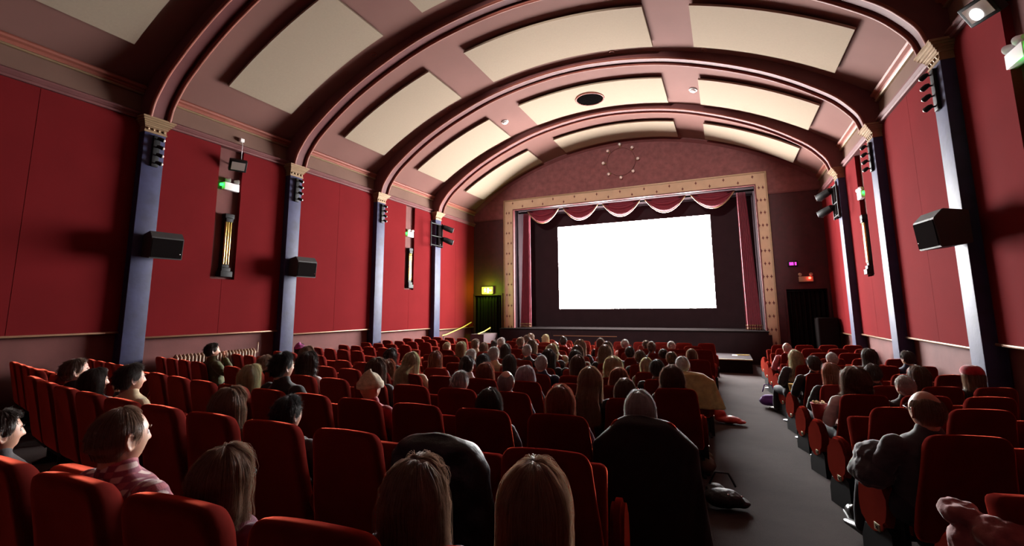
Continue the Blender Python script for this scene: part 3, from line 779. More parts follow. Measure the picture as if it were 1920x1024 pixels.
bm = bmesh.new(); box(bm, (-8.92, 15.6, -.02), (-8.34, YF-.62, .98), bev=.01); o = finish(bm, 'ramp_parapet', M['greypaint'], angle=40); tag(o, 'low plum-grey parapet beside the steps to the doorway', 'parapet')
bm = bmesh.new()
prism(bm, [(14.9, -.02), (YF+.2, -.02), (YF+.2, .6), (17.0, .6), (16.6, .45), (16.6, .3), (15.8, .3), (15.8, .15), (14.9, .15)], -9.7, -8.94, 'X'); struct(finish(bm, 'floor_steps', M['carpet'], smooth=False))
for (nm, pts, lab) in (('handrail', [(-9.62, 14.75, .96), (-9.62, 15.0, .98), (-9.62, 16.2, 1.20), (-9.62, 16.9, 1.38)], 'yellow handrail fixed to the left wall beside the steps'), ('handrail', [(-8.63, 15.7, .985), (-8.63, 16.2, 1.06), (-8.63, 16.7, 1.18)], 'short yellow handrail on top of the grey parapet')):
    o = empty(nm, pts[0]); bm = bmesh.new(); q = [Vector(p)-Vector(pts[0]) for p in pts]; tube(bm, q, .022, 10, caps='round'); finish(bm, 'rail', M['yellow'], o)
    for k in (1, -1):
        bm = bmesh.new(); e = q[k]; dx = -.12 if pts[0][0] < -9.3 else 0; tube(bm, [e, e+Vector((dx, 0, -.07)), e+Vector((dx, 0, -.20))], .012, 8); finish(bm, 'bracket', M['black'], o)
    tag(o, lab, 'handrail')
# ------------------------------------------------------------------ cinema seats
# local axes: origin on the floor below the top of the backrest, +y towards the screen
def back_outline(n=10):
    """right half of the backrest's outline, from bottom centre to top centre (x, z)"""
    P = [(0, .36), (.20, .36), (.243, .39), (.247, .50), (.240, .62), (.222, .78), (.212, .88), (.204, .945), (.175, .988), (.12, .999), (0, 1.003)]
    return cr_spline(P, 4)
def backrest_mesh():
    half = back_outline(); out = half + [(-x, z) for x, z in reversed(half[1:-1])]
    bm = bmesh.new(); rings = []
    cx, cz = 0, .68
    lay = [(.11, -.040), (.055, -.044), (.022, -.046), (.006, -.040), (0, -.027), (.001, -.010), (.006, .008), (.014, .026), (.027, .043), (.05, .057), (.10, .066)]
    for ins, y in lay:
        r = []
        for x, z in out:
            d = Vector((x-cx, z-cz)); l = d.length
            k = max(0, l-ins)/l
            xx, zz = cx+d.x*k, cz+d.y*k
            r.append(bm.verts.new((xx, y+(1.0-zz)*.19, zz)))
        rings.append(r)
    n = len(out)
    for a, b in zip(rings, rings[1:]):
        for j in range(n): bm.faces.new((a[j], a[(j+1) % n], b[(j+1) % n], b[j]))
    for r, y in ((rings[0], -.036), (rings[-1], .064)):
        c = bm.verts.new((0, y+(1-.68)*.19, .68))
        for j in range(n): bm.faces.new((r[j], r[(j+1) % n], c))
    return bm
def cushion_mesh(up):
    bm = bmesh.new()
    vs = box(bm, (-.235, 0, 0), (.235, .46, .115), bev=.035)
    for v in bm.verts:
        v.co.z += .02*(1-(v.co.x/.235)**2)*(1 if v.co.z > .06 else 0)
    if up: bmesh.ops.transform(bm, matrix=Matrix.Translation((0, .265, .40)) @ Matrix.Rotation(math.radians(80), 4, 'X') @ Matrix.Translation((0, 0, -.02)), verts=bm.verts)
    else: bmesh.ops.transform(bm, matrix=Matrix.Translation((0, .17, .335)) @ Matrix.Rotation(math.radians(4), 4, 'X'), verts=bm.verts)
    return bm
def arm_mesh(w=.030):
    bm = bmesh.new()
    P = cr_spline([(.07, .56), (.085, .612), (.16, .632), (.32, .640), (.45, .648), (.525, .628), (.535, .575), (.50, .50), (.46, .455)], 3)
    pts = [(Vector((0, y, z))) for y, z in P]
    inner = [(.18, .455), (.11, .49)]
    prism(bm, [(y, z) for y, z in P]+inner, -w, w, 'X')
    bmesh.ops.bevel(bm, geom=[e for e in bm.edges if abs(e.verts[0].co.x-e.verts[1].co.x) < 1e-6], offset=.012, segments=3, affect='EDGES')
    return bm
def side_panel_mesh():
    bm = bmesh.new()
    P = cr_spline([(.30, .34), (.255, .50), (.27, .61), (.35, .665), (.46, .655), (.545, .58), (.58, .46), (.575, .34), (.53, .24), (.44, .21), (.36, .25), (.30, .34)], 3)[:-1]
    prism(bm, P, -.035, .035, 'X')
    bmesh.ops.bevel(bm, geom=[e for e in bm.edges if abs(e.verts[0].co.x-e.verts[1].co.x) < 1e-6], offset=.02, segments=3, affect='EDGES')
    return bm
def frame_mesh():
    bm = bmesh.new()
    for x in (-.242, .242):
        prism(bm, [(.10, -.06), (.46, -.06), (.46, .0), (.34, .05), (.33, .44), (.19, .44), (.20, .05), (.10, .0)], x-.014, x+.014, 'X')
    box(bm, (-.242, .19, .30), (.242, .25, .34)); box(bm, (-.23, .11, .36), (.23, .16, .44))
    return bm
def shell_mesh():
    bm = bmesh.new()
    prism(bm, [(-.21, .30), (.21, .30), (.225, .37), (-.225, .37)], .10, .165, 'Y')
    return bm
PLATE_DIGITS = {}
def plate_mesh():
    bm = bmesh.new(); box(bm, (-.047, .335, .27), (-.040, .395, .33), bev=.002)
    for a, b in (((.352, .287), (.378, .313)), ((.378, .287), (.352, .313))): tube(bm, [(-.048, a[0], a[1]), (-.048, b[0], b[1])], .003, 5, mi=1)
    return bm
ME = {}
DZ = .13
def squat(z): return z-DZ if z > .45 else (z*(.45-DZ)/.45 if z > 0 else z)
def mk(nm, bm, m, angle=None):
    for v in bm.verts: v.co.z = squat(v.co.z)
    o = finish(bm, nm, m, None, angle=angle); me = o.data; bpy.data.objects.remove(o); ME[nm] = me; return me
mk('backrest', backrest_mesh(), M['plush']); mk('cushion_down', cushion_mesh(False), M['plush']); mk('cushion_up', cushion_mesh(True), M['plush'])
mk('armrest', arm_mesh(), M['plush'], 50); mk('side_panel', side_panel_mesh(), M['plush'], 50); mk('seat_frame', frame_mesh(), M['black'], 40)
mk('number_plate', plate_mesh(), [M['plate'], M['digit']], 40); mk('under_bar', shell_mesh(), M['black'], 40)
bm = bmesh.new(); prism(bm, [(.24, -.06), (.60, -.06), (.60, .10), (.55, .24), (.42, .24), (.30, .33), (.245, .30)], -.028, .028, 'X'); mk('panel_foot', bm, M['black'], 40)

def part(nm, me, parent, loc=(0, 0, 0)):
    o = bpy.data.objects.new(nm, me); COL.objects.link(o); o.parent = parent; o.location = loc; return o
ORD = ['first', 'second', 'third', 'fourth', 'fifth', 'sixth', 'seventh', 'eighth', 'ninth', 'tenth', 'eleventh', 'twelfth', 'thirteenth']
def seat_list():
    out = []; SU = .17
    for n in range(13):
        off = -1.49 if n % 2 == 0 else -1.97
        for k in range(11):
            if n == 0 and k > 5: continue
            x = .0131+SU*(off-k+.457); y = .2869+.3177*n+.0959*(x+.8706)**2
            out.append((('C', n, k), x, y, PROF[n], math.atan(.1918*(x+.8706))))
    YL = [4.10, 3.78, 3.47, 3.18, 2.91, 2.63, 2.28, 1.965, 1.508, 1.183, .90]
    for i in range(11):
        for k in range(4):
            x = -2.44-.172*k; y = YL[i]+.22*.172*k
            out.append((('L', i, k), x, y, prof_z(y), -.22))
    qz = [-.1955, -.2225, -.2395, -.2655, -.2870, -.2870, -.2900, -.2890, -.2885, -.2885, -.2885]
    for i in range(11):
        for k in range(4):
            if i < 3 and k > (0, 1, 2)[i]: continue
            if k == 3 and i in (3, 8): continue
            x = SU*(1.66+.49+.95*k)+(.02 if i == 0 else 0); y = .73+.3395*i+.28*SU*(.49+.95*k)
            out.append((('R', i, k), x, y, qz[i], math.atan(.1918*(x+.8706))))
    return [(key, x*3.2, y*3.2, z*3.2+CAMZ-1.0+DZ, t) for key, x, y, z, t in out]
SEATS = {s[0]: s[1:] for s in seat_list()}
BLOCK = {'C': 'centre block', 'L': 'left wall block', 'R': 'right wall block'}
def seat_place(key):
    b, n, k = key
    row = n if b != 'L' else 10-n
    if b == 'C': return 'centre block row %s from the camera, %s from the right aisle' % (ORD[row], ORD[k])
    if b == 'L': return 'left wall block row %s from the camera, %s from the left aisle' % (ORD[row], ORD[k])
    return 'right wall block row %s from the camera, %s from the aisle' % (ORD[row], ORD[k])
def plain_seat(key, occupied, coat=False):
    X, Y, Z, t = SEATS[key]
    o = empty('cinema_chair', (X, Y, Z), t)
    part('backrest', ME['backrest'], o)
    part('seat_cushion', ME['cushion_down' if occupied else 'cushion_up'], o)
    part('frame', ME['seat_frame'], o); part('under_bar', ME['under_bar'], o)
    b, n, k = key
    last = {'C': 10, 'L': 3, 'R': 3}[b]
    if b == 'R':
        if k == 0:
            sp = part('side_panel', ME['side_panel'], o, (-.275, 0, 0)); part('number_plate', ME['number_plate'], sp); part('foot', ME['panel_foot'], sp)
        part('armrest', ME['armrest'], o, (.2585, 0, 0))
    else:
        if k == 0:
            sp = part('side_panel', ME['side_panel'], o, (.275, 0, 0)); sp.rotation_euler = (0, 0, 0); sp.scale = (-1, 1, 1); part('number_plate', ME['number_plate'], sp); part('foot', ME['panel_foot'], sp)
        part('armrest', ME['armrest'], o, (-.272, 0, 0))
    st = 'occupied' if occupied else 'empty'
    tag(o, '%s red seat, %s' % (st, seat_place(key)), 'seat', 'red cinema seats in the ' + BLOCK[b])
    return o
# ------------------------------------------------------------------ people
HC = Vector((0, .165, 1.10)); HCS = HC-Vector((0, 0, DZ))             # centre of a seated head in seat coordinates
def head_point(th, ph, off=0.0, face=True):
    """surface of the head; th from the crown, ph round from the face (0) to the right ear (+pi/2)"""
    nx, ny, nz = math.sin(th)*math.sin(ph), math.sin(th)*math.cos(ph), math.cos(th)
    x = .077*nx; y = (.094 if ny > 0 else .104)*ny; z = .118*nz
    if nz < 0:
        t = -nz; x *= 1-.28*t**1.4
        if ny < 0: y *= 1-.42*t**1.3
        y += .014*t**3
    else:
        x *= 1+.06*math.sin(min(1, nz*1.3)*PI)*.5; y *= 1+.03*math.sin(nz*PI)
    if ny > .25 and face:
        g = lambda a, s: math.exp(-(a/s)**2)
        wn = .009+.007*min(1, max(0, (.03-z)/.055))
        if z < .030:
            pz = (.030-z)/.052*.029 if z > -.022 else max(0, .029*(1-(-.022-z)/.010))
            y += g(x, wn)*pz
        y += .004*g(z-.036, .010)*g(x, .05)
        y -= .010*g(abs(x)-.031, .014)*g(z-.014, .011)
        y += .003*g(abs(x)-.040, .02)*g(z+.02, .018)
        y += .006*g(x, .020)*(g(z+.054, .0055)+g(z+.068, .0065)) - .002*g(x, .022)*g(z+.061, .003)
        y -= .004*g(x, .022)*g(z+.082, .007)
        y += .009*g(x, .024)*g(z+.104, .014)
    v = Vector((x, y, z))
    if off:
        v += Vector((nx, ny, nz)).normalized()*off
    return v
def add_head(bm, n=72, m=64):
    rows = []; top = bm.verts.new(head_point(0.001, 0)+HC); bot = bm.verts.new(head_point(PI-.001, 0)+HC)
    for i in range(1, m): rows.append([bm.verts.new(head_point(PI*i/m, 2*PI*j/n)+HC) for j in range(n)])
    for a, b in zip(rows, rows[1:]):
        for j in range(n): bm.faces.new((a[j], a[(j+1) % n], b[(j+1) % n], b[j]))
    for j in range(n):
        bm.faces.new((top, rows[0][(j+1) % n], rows[0][j])); bm.faces.new((bot, rows[-1][j], rows[-1][(j+1) % n]))
    for s in (-1, 1):       # ears: a shell with a rim and lobe
        e = HC+Vector((s*.077, -.010, -.008))
        mt = Matrix.Rotation(s*math.radians(24), 4, 'Z') @ Matrix.Rotation(math.radians(12), 4, 'X')
        ball(bm, e, (.007, .016, .028), mtx=mt)
        tube(bm, [e+mt @ Vector((s*.006, .019*math.cos(a)*(1 if math.sin(a) > -.2 else .75), .032*math.sin(a)+.002)) for a in [PI*(-.35+1.75*i/14) for i in range(15)]], .0045, 8, caps='round')
        ball(bm, e+Vector((s*.004, .004, -.027)), (.005, .008, .009))
def remeshed(bm, name, voxel, smooth=6, mats=None, keep_detail=None):
    me = bpy.data.meshes.new('tmp'); bm.to_mesh(me); bm.free()
    o = bpy.data.objects.new('tmp', me); COL.objects.link(o)
    r = o.modifiers.new('r', 'REMESH'); r.mode = 'VOXEL'; r.voxel_size = voxel; r.use_smooth_shade = True
    if smooth:
        s = o.modifiers.new('s', 'SMOOTH'); s.factor = .5; s.iterations = smooth
    dg = bpy.context.evaluated_depsgraph_get(); dg.update()
    out = bpy.data.meshes.new_from_object(o.evaluated_get(dg)); out.name = name
    for v in out.vertices: v.co.z = squat(v.co.z) if name in ('body', 'top', 'trousers', 'shoes') else v.co.z
    out.materials.clear()
    for m in (mats or []): out.materials.append(m)
    for p in out.polygons: p.use_smooth = True
    bpy.data.objects.remove(o); bpy.data.meshes.remove(me)
    return out
SHO = {'m': .185, 'f': .160}
def torso_parts(bm, sex, g=0.0, lean=0.0, collar=0.0):
    wd = 1.0 if sex == 'm' else .88
    P = [((0, .265, .50), (.165*wd+g, .125+g)), ((0, .255, .58), (.155*wd+g, .115+g)), ((0, .23, .68), (.145*wd+g, .105+g)),
         ((0, .205, .80), (.165*wd+g, .112+g)), ((0, .19, .88), (.172*wd+g, .105+g)), ((0, .178, .925), (.150*wd+g, .085+g)), ((0, .170, .955), (.085*wd+g, .062+g)), ((0, .168, .985), (.058+g, .056+g))]
    if not collar: P.append(((0, .166, 1.03), (.050+g, .053+g)))
    tube(bm, [p for p, r in P], [r for p, r in P], 20, caps='round', ref=Vector((0, 1, 0)))
ARMS = {'lap': [(1, .0, .0)], }
def arm_pts(s, sex, pose):
    sh = SHO[sex]
    S = Vector((s*sh, .180, .895))
    if pose == 'lap': return [S, Vector((s*(sh+.045), .215, .79)), Vector((s*(sh+.06), .27, .685)), Vector((s*(sh-.01), .375, .655)), Vector((s*.085, .475, .645))]
    if pose == 'chin':      # hand brought up to the chin
        if s > 0: return [S, Vector((s*(sh+.04), .25, .80)), Vector((s*(sh+.04), .34, .74)), Vector((s*(sh-.03), .37, .86)), Vector((s*.075, .335, .965))]
        return arm_pts(s, sex, 'lap')
    return [S, Vector((s*(sh+.04), .22, .79)), Vector((s*(sh+.06), .26, .69)), Vector((s*(sh+.05), .37, .68)), Vector((s*(sh+.03), .47, .675))]
def hand(bm, w_, d, up, s, curl=.5):
    """palm, four fingers of unequal length with bends, and a thumb from the side of the palm"""
    d = d.normalized(); sd = d.cross(up).normalized(); up = sd.cross(d)
    tube(bm, [w_-d*.01, w_+d*.03, w_+d*.075, w_+d*.088], [(.026, .016), (.036, .015), (.040, .014), (.036, .012)], 12, caps='round', ref=up)
    for i, L in enumerate((.066, .076, .071, .056)):
        b = w_+d*.083+sd*((i-1.5)*.0195*-s)
        a1 = curl*.5; a2 = curl*1.2; a3 = curl*1.8
        dr = lambda a: d*math.cos(a)-up*math.sin(a)
        p1 = b+dr(a1)*L*.45; p2 = p1+dr(a2)*L*.32; p3 = p2+dr(a3)*L*.25
        tube(bm, [b-d*.01, b, p1, p2, p3], [.009, .0092, .0085, .008, .007], 8, caps='round')
    b = w_+d*.022+sd*(s*.030); t1 = b+(d*.6+sd*s*.7-up*.2).normalized()*.036; t2 = t1+(d*.95+sd*s*.15-up*.3).normalized()*.028
    tube(bm, [b-sd*s*.012, b, t1, t2], [.012, .0115, .0095, .008], 8, caps='round')
def body_mesh(sex, pose):
    bm = bmesh.new(); torso_parts(bm, sex); add_head(bm)
    tube(bm, [HC+Vector((0, -.012, -.165)), HC+Vector((0, -.006, -.10)), HC+Vector((0, -.005, -.03))], [(.056, .056), (.052, .056), (.05, .06)], 18, caps='round', ref=Vector((0, 1, 0)))
    for s in (-1, 1):
        A = arm_pts(s, sex, pose)
        tube(bm, A, [.052, .043, .038, .033, .024], 12, caps='round')
        dd = (A[-1]-A[-2]); up = Vector((0, 0, 1)) if abs(dd.normalized().z) < .6 else Vector((0, -1, 0))
        hand(bm, A[-1]+dd.normalized()*.015, dd+(Vector((0, .02, -.01)) if pose != 'chin' else Vector((0, 0, .03))), up, s, .55 if pose != 'chin' or s < 0 else 1.1)
        tube(bm, [(s*.09, .27, .545), (s*.115, .48, .535), (s*.12, .66, .52), (s*.12, .70, .43), (s*.12, .74, .26), (s*.12, .755, .12)], [.085, .075, .056, .052, .05, .036], 14, caps='round')
        tube(bm, [(s*.12, .745, .06), (s*.125, .83, .045), (s*.13, .90, .035)], [(.034, .034), (.038, .026), (.034, .018)], 12, caps='round')
    return remeshed(bm, 'body', .0055, 4, [M_skin])
def top_mesh(sex, pose, bulk=.014):
    bm = bmesh.new(); torso_parts(bm, sex, bulk, collar=1)
    tube(bm, [(0, .166, .965), (0, .163, .998)], [(.074, .072), (.066, .066)], 16, ref=Vector((0, 1, 0)))
    for s in (-1, 1):
        A = arm_pts(s, sex, pose); tube(bm, A, [.064+bulk*.5, .055+bulk*.6, .05+bulk*.6, .043+bulk*.5, .034+bulk*.4], 14, caps='round')
    me = remeshed(bm, 'top', .011, 5, [M_top])
    for v in me.vertices:        # cloth folds
        p = v.co
        k = .0055*noise.noise(Vector((p.x*9, p.y*9, p.z*26)))+.004*noise.noise(Vector((p.x*22, p.y*20, p.z*40)))
        v.co = p + v.normal*k
    return me
def trousers_mesh():
    bm = bmesh.new()
    tube(bm, [(-.10, .26, .52), (.10, .26, .52)], .105, 14, caps='round')
    for s in (-1, 1):
        tube(bm, [(s*.09, .28, .545), (s*.115, .48, .535), (s*.12, .665, .522), (s*.12, .705, .42), (s*.12, .745, .24), (s*.12, .755, .10)], [.098, .086, .070, .064, .062, .058], 14, caps='round')
    return remeshed(bm, 'trousers', .013, 4, [M_legs])
def shoes_mesh():
    bm = bmesh.new()
    for s in (-1, 1):
        tube(bm, [(s*.12, .735, .055), (s*.125, .83, .05), (s*.13, .93, .035), (s*.132, .965, .03)], [(.042, .045), (.046, .04), (.046, .028), (.035, .02)], 14, caps='round')
    me = remeshed(bm, 'shoes', .010, 3, [M['shoe']])
    return me
M_skin = mat('skin', (.50, .27, .19), .5, spec=.4); M_top = mat('top_cloth', (.03, .03, .035), .85, nscale=20, namt=.15); M_legs = mat('trouser_cloth', (.018, .02, .03), .85); M['shoe'] = mat('shoe_leather', (.015, .012, .011), .35)
def skin_mat(nm, col):
    m = mat(nm, col, .48, spec=.4, nscale=30, namt=.06)
    b = m.node_tree.nodes['Principled BSDF']; b.inputs['Subsurface Weight'].default_value = .25; b.inputs['Subsurface Radius'].default_value = (.012, .004, .002); b.inputs['Subsurface Scale'].default_value = 1.0
    return m
SKIN = {'pale': skin_mat('pale_skin', (.62, .36, .27)), 'fair': skin_mat('fair_skin', (.55, .29, .20)), 'tan': skin_mat('tan_skin', (.40, .20, .12))}
def hair_mat(nm, col, col2=None):
    lum = sum(col)/3; full = tuple(.9*c+.1*lum for c in col); col = tuple(c*.8 for c in full)
    m = mat(nm, col, .42, spec=.55, sheen=.6, sheen_col=tuple(min(1, c*1.2+.2) for c in full), nscale=35, namt=.35)
    b = m.node_tree.nodes['Principled BSDF']; b.inputs['Anisotropic'].default_value = .5
    nt = m.node_tree; tr = nt.nodes.new('ShaderNodeBsdfTranslucent'); tr.inputs[0].default_value = (*[min(.8, c*1.1+.02) for c in full], 1)
    mx = nt.nodes.new('ShaderNodeMixShader'); mx.inputs[0].default_value = .30
    out = nt.nodes['Material Output']; nt.links.new(b.outputs[0], mx.inputs[1]); nt.links.new(tr.outputs[0], mx.inputs[2]); nt.links.new(mx.outputs[0], out.inputs[0])
    return m
HAIR = {'dark': hair_mat('dark_brown_hair', (.060, .032, .022)), 'black': hair_mat('black_hair', (.024, .017, .015)), 'brown': hair_mat('brown_hair', (.17, .085, .048)), 'light': hair_mat('light_brown_hair', (.30, .18, .11)),
        'honey': hair_mat('dark_blonde_hair', (.36, .215, .125)), 'blonde': hair_mat('blonde_hair', (.62, .44, .26)), 'grey': hair_mat('grey_hair', (.52, .47, .44)), 'white': hair_mat('white_hair', (.68, .62, .58)), 'red': hair_mat('auburn_hair', (.34, .10, .035)), 'pink': hair_mat('pink_white_hair', (.62, .44, .50))}

LOCK = {}
for k_, m_ in HAIR.items():
    l_ = m_.copy(); l_.name = m_.name+'_locks'; n_ = l_.node_tree.nodes
    for x in n_:
        if x.type == 'MIX_SHADER': x.inputs[0].default_value = .6
        if x.type == 'BSDF_TRANSLUCENT': x.inputs[0].default_value = (*[min(.9, c*1.3+.26) for c in x.inputs[0].default_value[:3]], 1)
        if x.type == 'BSDF_PRINCIPLED': x.inputs['Roughness'].default_value = .3; x.inputs['Specular IOR Level'].default_value = .8
    LOCK[k_] = l_

def smooth01(a): a = max(0, min(1, a)); return a*a*(3-2*a)
def hair_mesh(style, nstr, seed=1, fine=False):
    """scalp shell plus locks; length 0 stops at the hairline, else the hair hangs from the ears down"""
    rnd = random.Random(seed)
    S = dict(crop=(0, .0035, 0, .003), short=(0, .010, 0, .012), curly=(0.03, .028, .016, .03), bob=(.055, .013, .004, .016), long=(.26, .014, .006, .018), drape=(.20, .014, .006, .02), wavy=(.30, .018, .014, .028), mid=(.13, .015, .008, .02), bun=(0, .009, 0, .010), bald=(0, .003, 0, .004), pony=(0, .009, 0, .010))[style]
    L, vol, curl, jit = S
    def hairline(ph):
        a = abs((ph+PI) % (2*PI)-PI)
        fr = math.radians(50 if style != 'crop' else 38); sd = math.radians(92 if L == 0 else 100); bk = math.radians(128)
        t = a/PI
        if t < .42: return fr+(sd-fr)*smooth01((t-.24)/.18 if L == 0 else (t-.16)/.26)
        return sd+(bk-sd)*smooth01((t-.42)/.3)
    def th0(ph):
        if style == 'bald':
            return math.radians(50+6*math.sin(ph*3))
        return .02
    def path(ph, k=9, extra=0.0, wob=0.0, ln=1.0, sdx=0):
        a = abs((ph+PI) % (2*PI)-PI)
        h = hairline(ph); t0 = th0(ph); pts = []
        fall = L > 0 and a > math.radians(62)
        if L > 0 and a > math.radians(62): h = math.radians(96)
        for i in range(k+1):
            th = t0+(h-t0)*i/k
            tap = smooth01(min(1, (k-i)/2.0+.15)) if not fall else 1
            o = vol*(.55+.45*math.sin(min(1, i/k*1.3)*PI/2+.0))*tap*(1 if style != 'bald' else min(1, i/2+.2))+extra
            p = head_point(th, ph, max(.0015, o), face=False)
            if curl: p += p.normalized()*curl*(noise.noise(p*38+Vector((seed, 0, 0)))+.2)
            pts.append(p)
        if fall:
            p = pts[-1].copy(); o = Vector((p.x, p.y, 0)).normalized(); kk = 8; LL = (L+.10)*ln*(1 if a > 1.3 else .9)
            for i in range(1, kk+1):
                f = i/kk; z = p.z-LL*f
                r = Vector((p.x, p.y, 0))*(1-.10*math.sin(f*PI*.8)+.10*f)
                if L > .2 and f > .45: r += o*.045*smooth01((f-.45)/.4)*(1 if a < 2.2 else .5)
                if r.y < -.11 and style != 'drape': r.y = -.11+(r.y+.11)*.3
                if style == 'drape' and a > 1.9:
                    r.y -= .135*smooth01(f*3.2); r.x *= 1+.25*f
                q = Vector((r.x, r.y, z))
                if curl: q += Vector((math.sin(f*9+ph*5+seed), math.cos(f*8+ph*7), 0))*curl*.9*f
                pts.append(q)
        return pts
    bm = bmesh.new(); n = 64
    phs = [2*PI*j/n for j in range(n)]
    grid = []; K = 10
    for ph in phs:
        P = path(ph, K); grid.append(P)
    # scalp part as a closed shell (outer skin + inner skin)
    def shell(cols, wrap):
        m = min(len(c) for c in cols); O = []; I = []
        for c in cols:
            O.append([bm.verts.new(p) for p in c[:m]])
            I.append([bm.verts.new(p-(Vector((p.x, p.y, p.z if p.z > 0 else 0)).normalized()*min(.010, vol*.6+.0015))) for p in c[:m]])
        k = len(cols)
        for j in range(k if wrap else k-1):
            a, b = j, (j+1) % k
            for i in range(m-1):
                bm.faces.new((O[a][i], O[b][i], O[b][i+1], O[a][i+1])); bm.faces.new((I[a][i], I[a][i+1], I[b][i+1], I[b][i]))
            bm.faces.new((O[a][m-1], O[b][m-1], I[b][m-1], I[a][m-1])); bm.faces.new((O[a][0], I[a][0], I[b][0], O[b][0]))
        if not wrap:
            for j in (0, k-1):
                for i in range(m-1): bm.faces.new((O[j][i], O[j][i+1], I[j][i+1], I[j][i]))
    if style != 'bald':
        shell([g_[:K+1] for g_ in grid], True)
    if L > 0:
        cols_ = [g_[K-1:] for g_ in grid if len(g_) > K+1]
        first = next(j for j in range(n) if len(grid[j]) > K+1)
        shell([grid[j][K-1:] for j in range(n) if len(grid[j]) > K+1], False)
    if style == 'bun': ball(bm, Vector((0, -.075, .115)), (.042, .042, .036), n=16, m=10)
    if style == 'pony':
        tube(bm, [(0, -.10, .045), (0, -.145, .05), (0, -.165, 0), (0, -.16, -.09), (0, -.15, -.17)], [.016, .026, .03, .026, .008], 12, caps='round')
    # locks
    for q in range(nstr):
        ph = rnd.uniform(0, 2*PI)
        if style == 'bald' and abs((ph+PI) % (2*PI)-PI) < 1.45: continue
        P = path(ph, 7, extra=rnd.uniform(-.001, jit*.45), ln=rnd.uniform(.82, 1.06))
        if L == 0:
            i0 = rnd.randint(0, 4); m_ = rnd.randint(2, 3); P = P[i0:i0+m_+1]
            tip = P[-1]; P.append(tip+(tip-P[-2])*.6+tip.normalized()*rnd.uniform(0, jit)*(1.6 if style in ('short', 'curly') else .6))
        else:
            i0 = rnd.randint(0, 3); P = P[i0:]
            if style == 'curly': P.append(P[-1]+P[-1].normalized()*rnd.uniform(0, .03))
        j1, j2 = rnd.uniform(-jit, jit)*.5, rnd.uniform(-jit, jit)*.5
        m_ = len(P)
        P = [p+(Vector((j1, j2, 0))+Vector((noise.noise(p*20+Vector((q, 0, 0))), noise.noise(p*20+Vector((0, q, 0))), 0))*jit*.5)*(i/m_) for i, p in enumerate(P)]
        r = rnd.uniform(.0007, .0014)*(1 if fine else 1.7)
        mi_ = 0
        if q % 4 == 0:        # flyaway
            mi_ = 1
            fo = rnd.uniform(.003, .020)*(.5 if style in ('crop', 'bald') else 1); P = [p+Vector((p.x, p.y, max(0, p.z))).normalized()*fo*math.sin((i+.3)/m_*PI*.8) for i, p in enumerate(P)]; r *= .6
        tube(bm, P, [r]+[r*(1-.75*i/(m_-1)) for i in range(1, m_)], 3, mi=mi_)
    for v in bm.verts: v.co += HC-Vector((0, 0, DZ))
    me_o = finish(bm, 'hair', [HAIR['dark'], LOCK['dark']], None); me = me_o.data; bpy.data.objects.remove(me_o)
    return me
def hat_mesh(kind):
    HC = HCS; bm = bmesh.new(); n = 48
    rows = []
    for i in range(15):
        f = i/14; r = []
        for j in range(n):
            ph = 2*PI*j/n
            if kind == 'beanie':
                th = .02+math.radians(86)*f; p = head_point(th, ph, .020+.006*math.sin(ph*24)*(.3 if f > .8 else .1)+(.010 if f > .78 else 0)+.03*(1-f)*max(0, -math.cos(ph)), face=False)
            elif kind == 'beret':
                th = .02+math.radians(74)*f; bul = .035*math.sin(f*PI)**.7+.012; p = head_point(th, ph, bul, face=False); p.x -= .012*math.sin(f*PI); p.y -= .015*(1-f)
            else:
                th = .02+math.radians(105)*f; p = head_point(th, ph, .028, face=False)
                if math.cos(ph) > .45 and f > .6: p = head_point(.02+math.radians(63), ph, .03, face=False)
            r.append(bm.verts.new(p+HC))
        rows.append(r)
    inner = [[bm.verts.new(v.co-(v.co-HC).normalized()*.01) for v in r] for r in rows]
    for G in (rows, inner):
        for a, b in zip(G, G[1:]):
            for j in range(n): bm.faces.new((a[j], b[j], b[(j+1) % n], a[(j+1) % n]))
        bm.faces.new(G[0])
    for j in range(n): bm.faces.new((rows[-1][j], rows[-1][(j+1) % n], inner[-1][(j+1) % n], inner[-1][j]))
    o = finish(bm, 'hat', [M_top], None); me = o.data; bpy.data.objects.remove(o); return me
def glasses_mesh():
    HC = HCS; bm = bmesh.new()
    for s in (-1, 1):
        c = HC+Vector((s*.033, .101, .012))
        tube(bm, [c+Vector((.025*math.cos(a), -.004*abs(math.cos(a))*0, .020*math.sin(a))) for a in [2*PI*i/20 for i in range(21)]], .0025, 6)
        tube(bm, [c+Vector((s*.025, 0, .008)), HC+Vector((s*.080, .07, .02)), HC+Vector((s*.083, .0, .015)), HC+Vector((s*.082, -.02, -.002))], .0022, 6)
    tube(bm, [HC+Vector((-.009, .108, .016)), HC+Vector((0, .112, .018)), HC+Vector((.009, .108, .016))], .0022, 6)
    o = finish(bm, 'glasses', [M['lens_glass']], None); me = o.data; bpy.data.objects.remove(o); return me
def eyes_mesh():
    HC = HCS; bm = bmesh.new()
    for s in (-1, 1):
        ball(bm, HC+Vector((s*.031, .0755, .013)), .0118, 0, 14, 10); ball(bm, HC+Vector((s*.031, .0815, .013)), (.0055, .0066, .0055), 1, 10, 8)
    o = finish(bm, 'eyes', [M['eye'], M['iris']], None); me = o.data; bpy.data.objects.remove(o); return me
def brows_mesh():
    HC = HCS; bm = bmesh.new()
    for s in (-1, 1): tube(bm, [HC+Vector((s*.015, .094, .030)), HC+Vector((s*.032, .092, .036)), HC+Vector((s*.048, .080, .031))], [.0025, .0035, .002], 6)
    o = finish(bm, 'eyebrows', [HAIR['dark']], None); me = o.data; bpy.data.objects.remove(o); return me
BODY = {(s, p): body_mesh(s, p) for s in 'mf' for p in ('lap', 'chin')}
TOP = {(s, p): top_mesh(s, p) for s in 'mf' for p in ('lap', 'chin')}
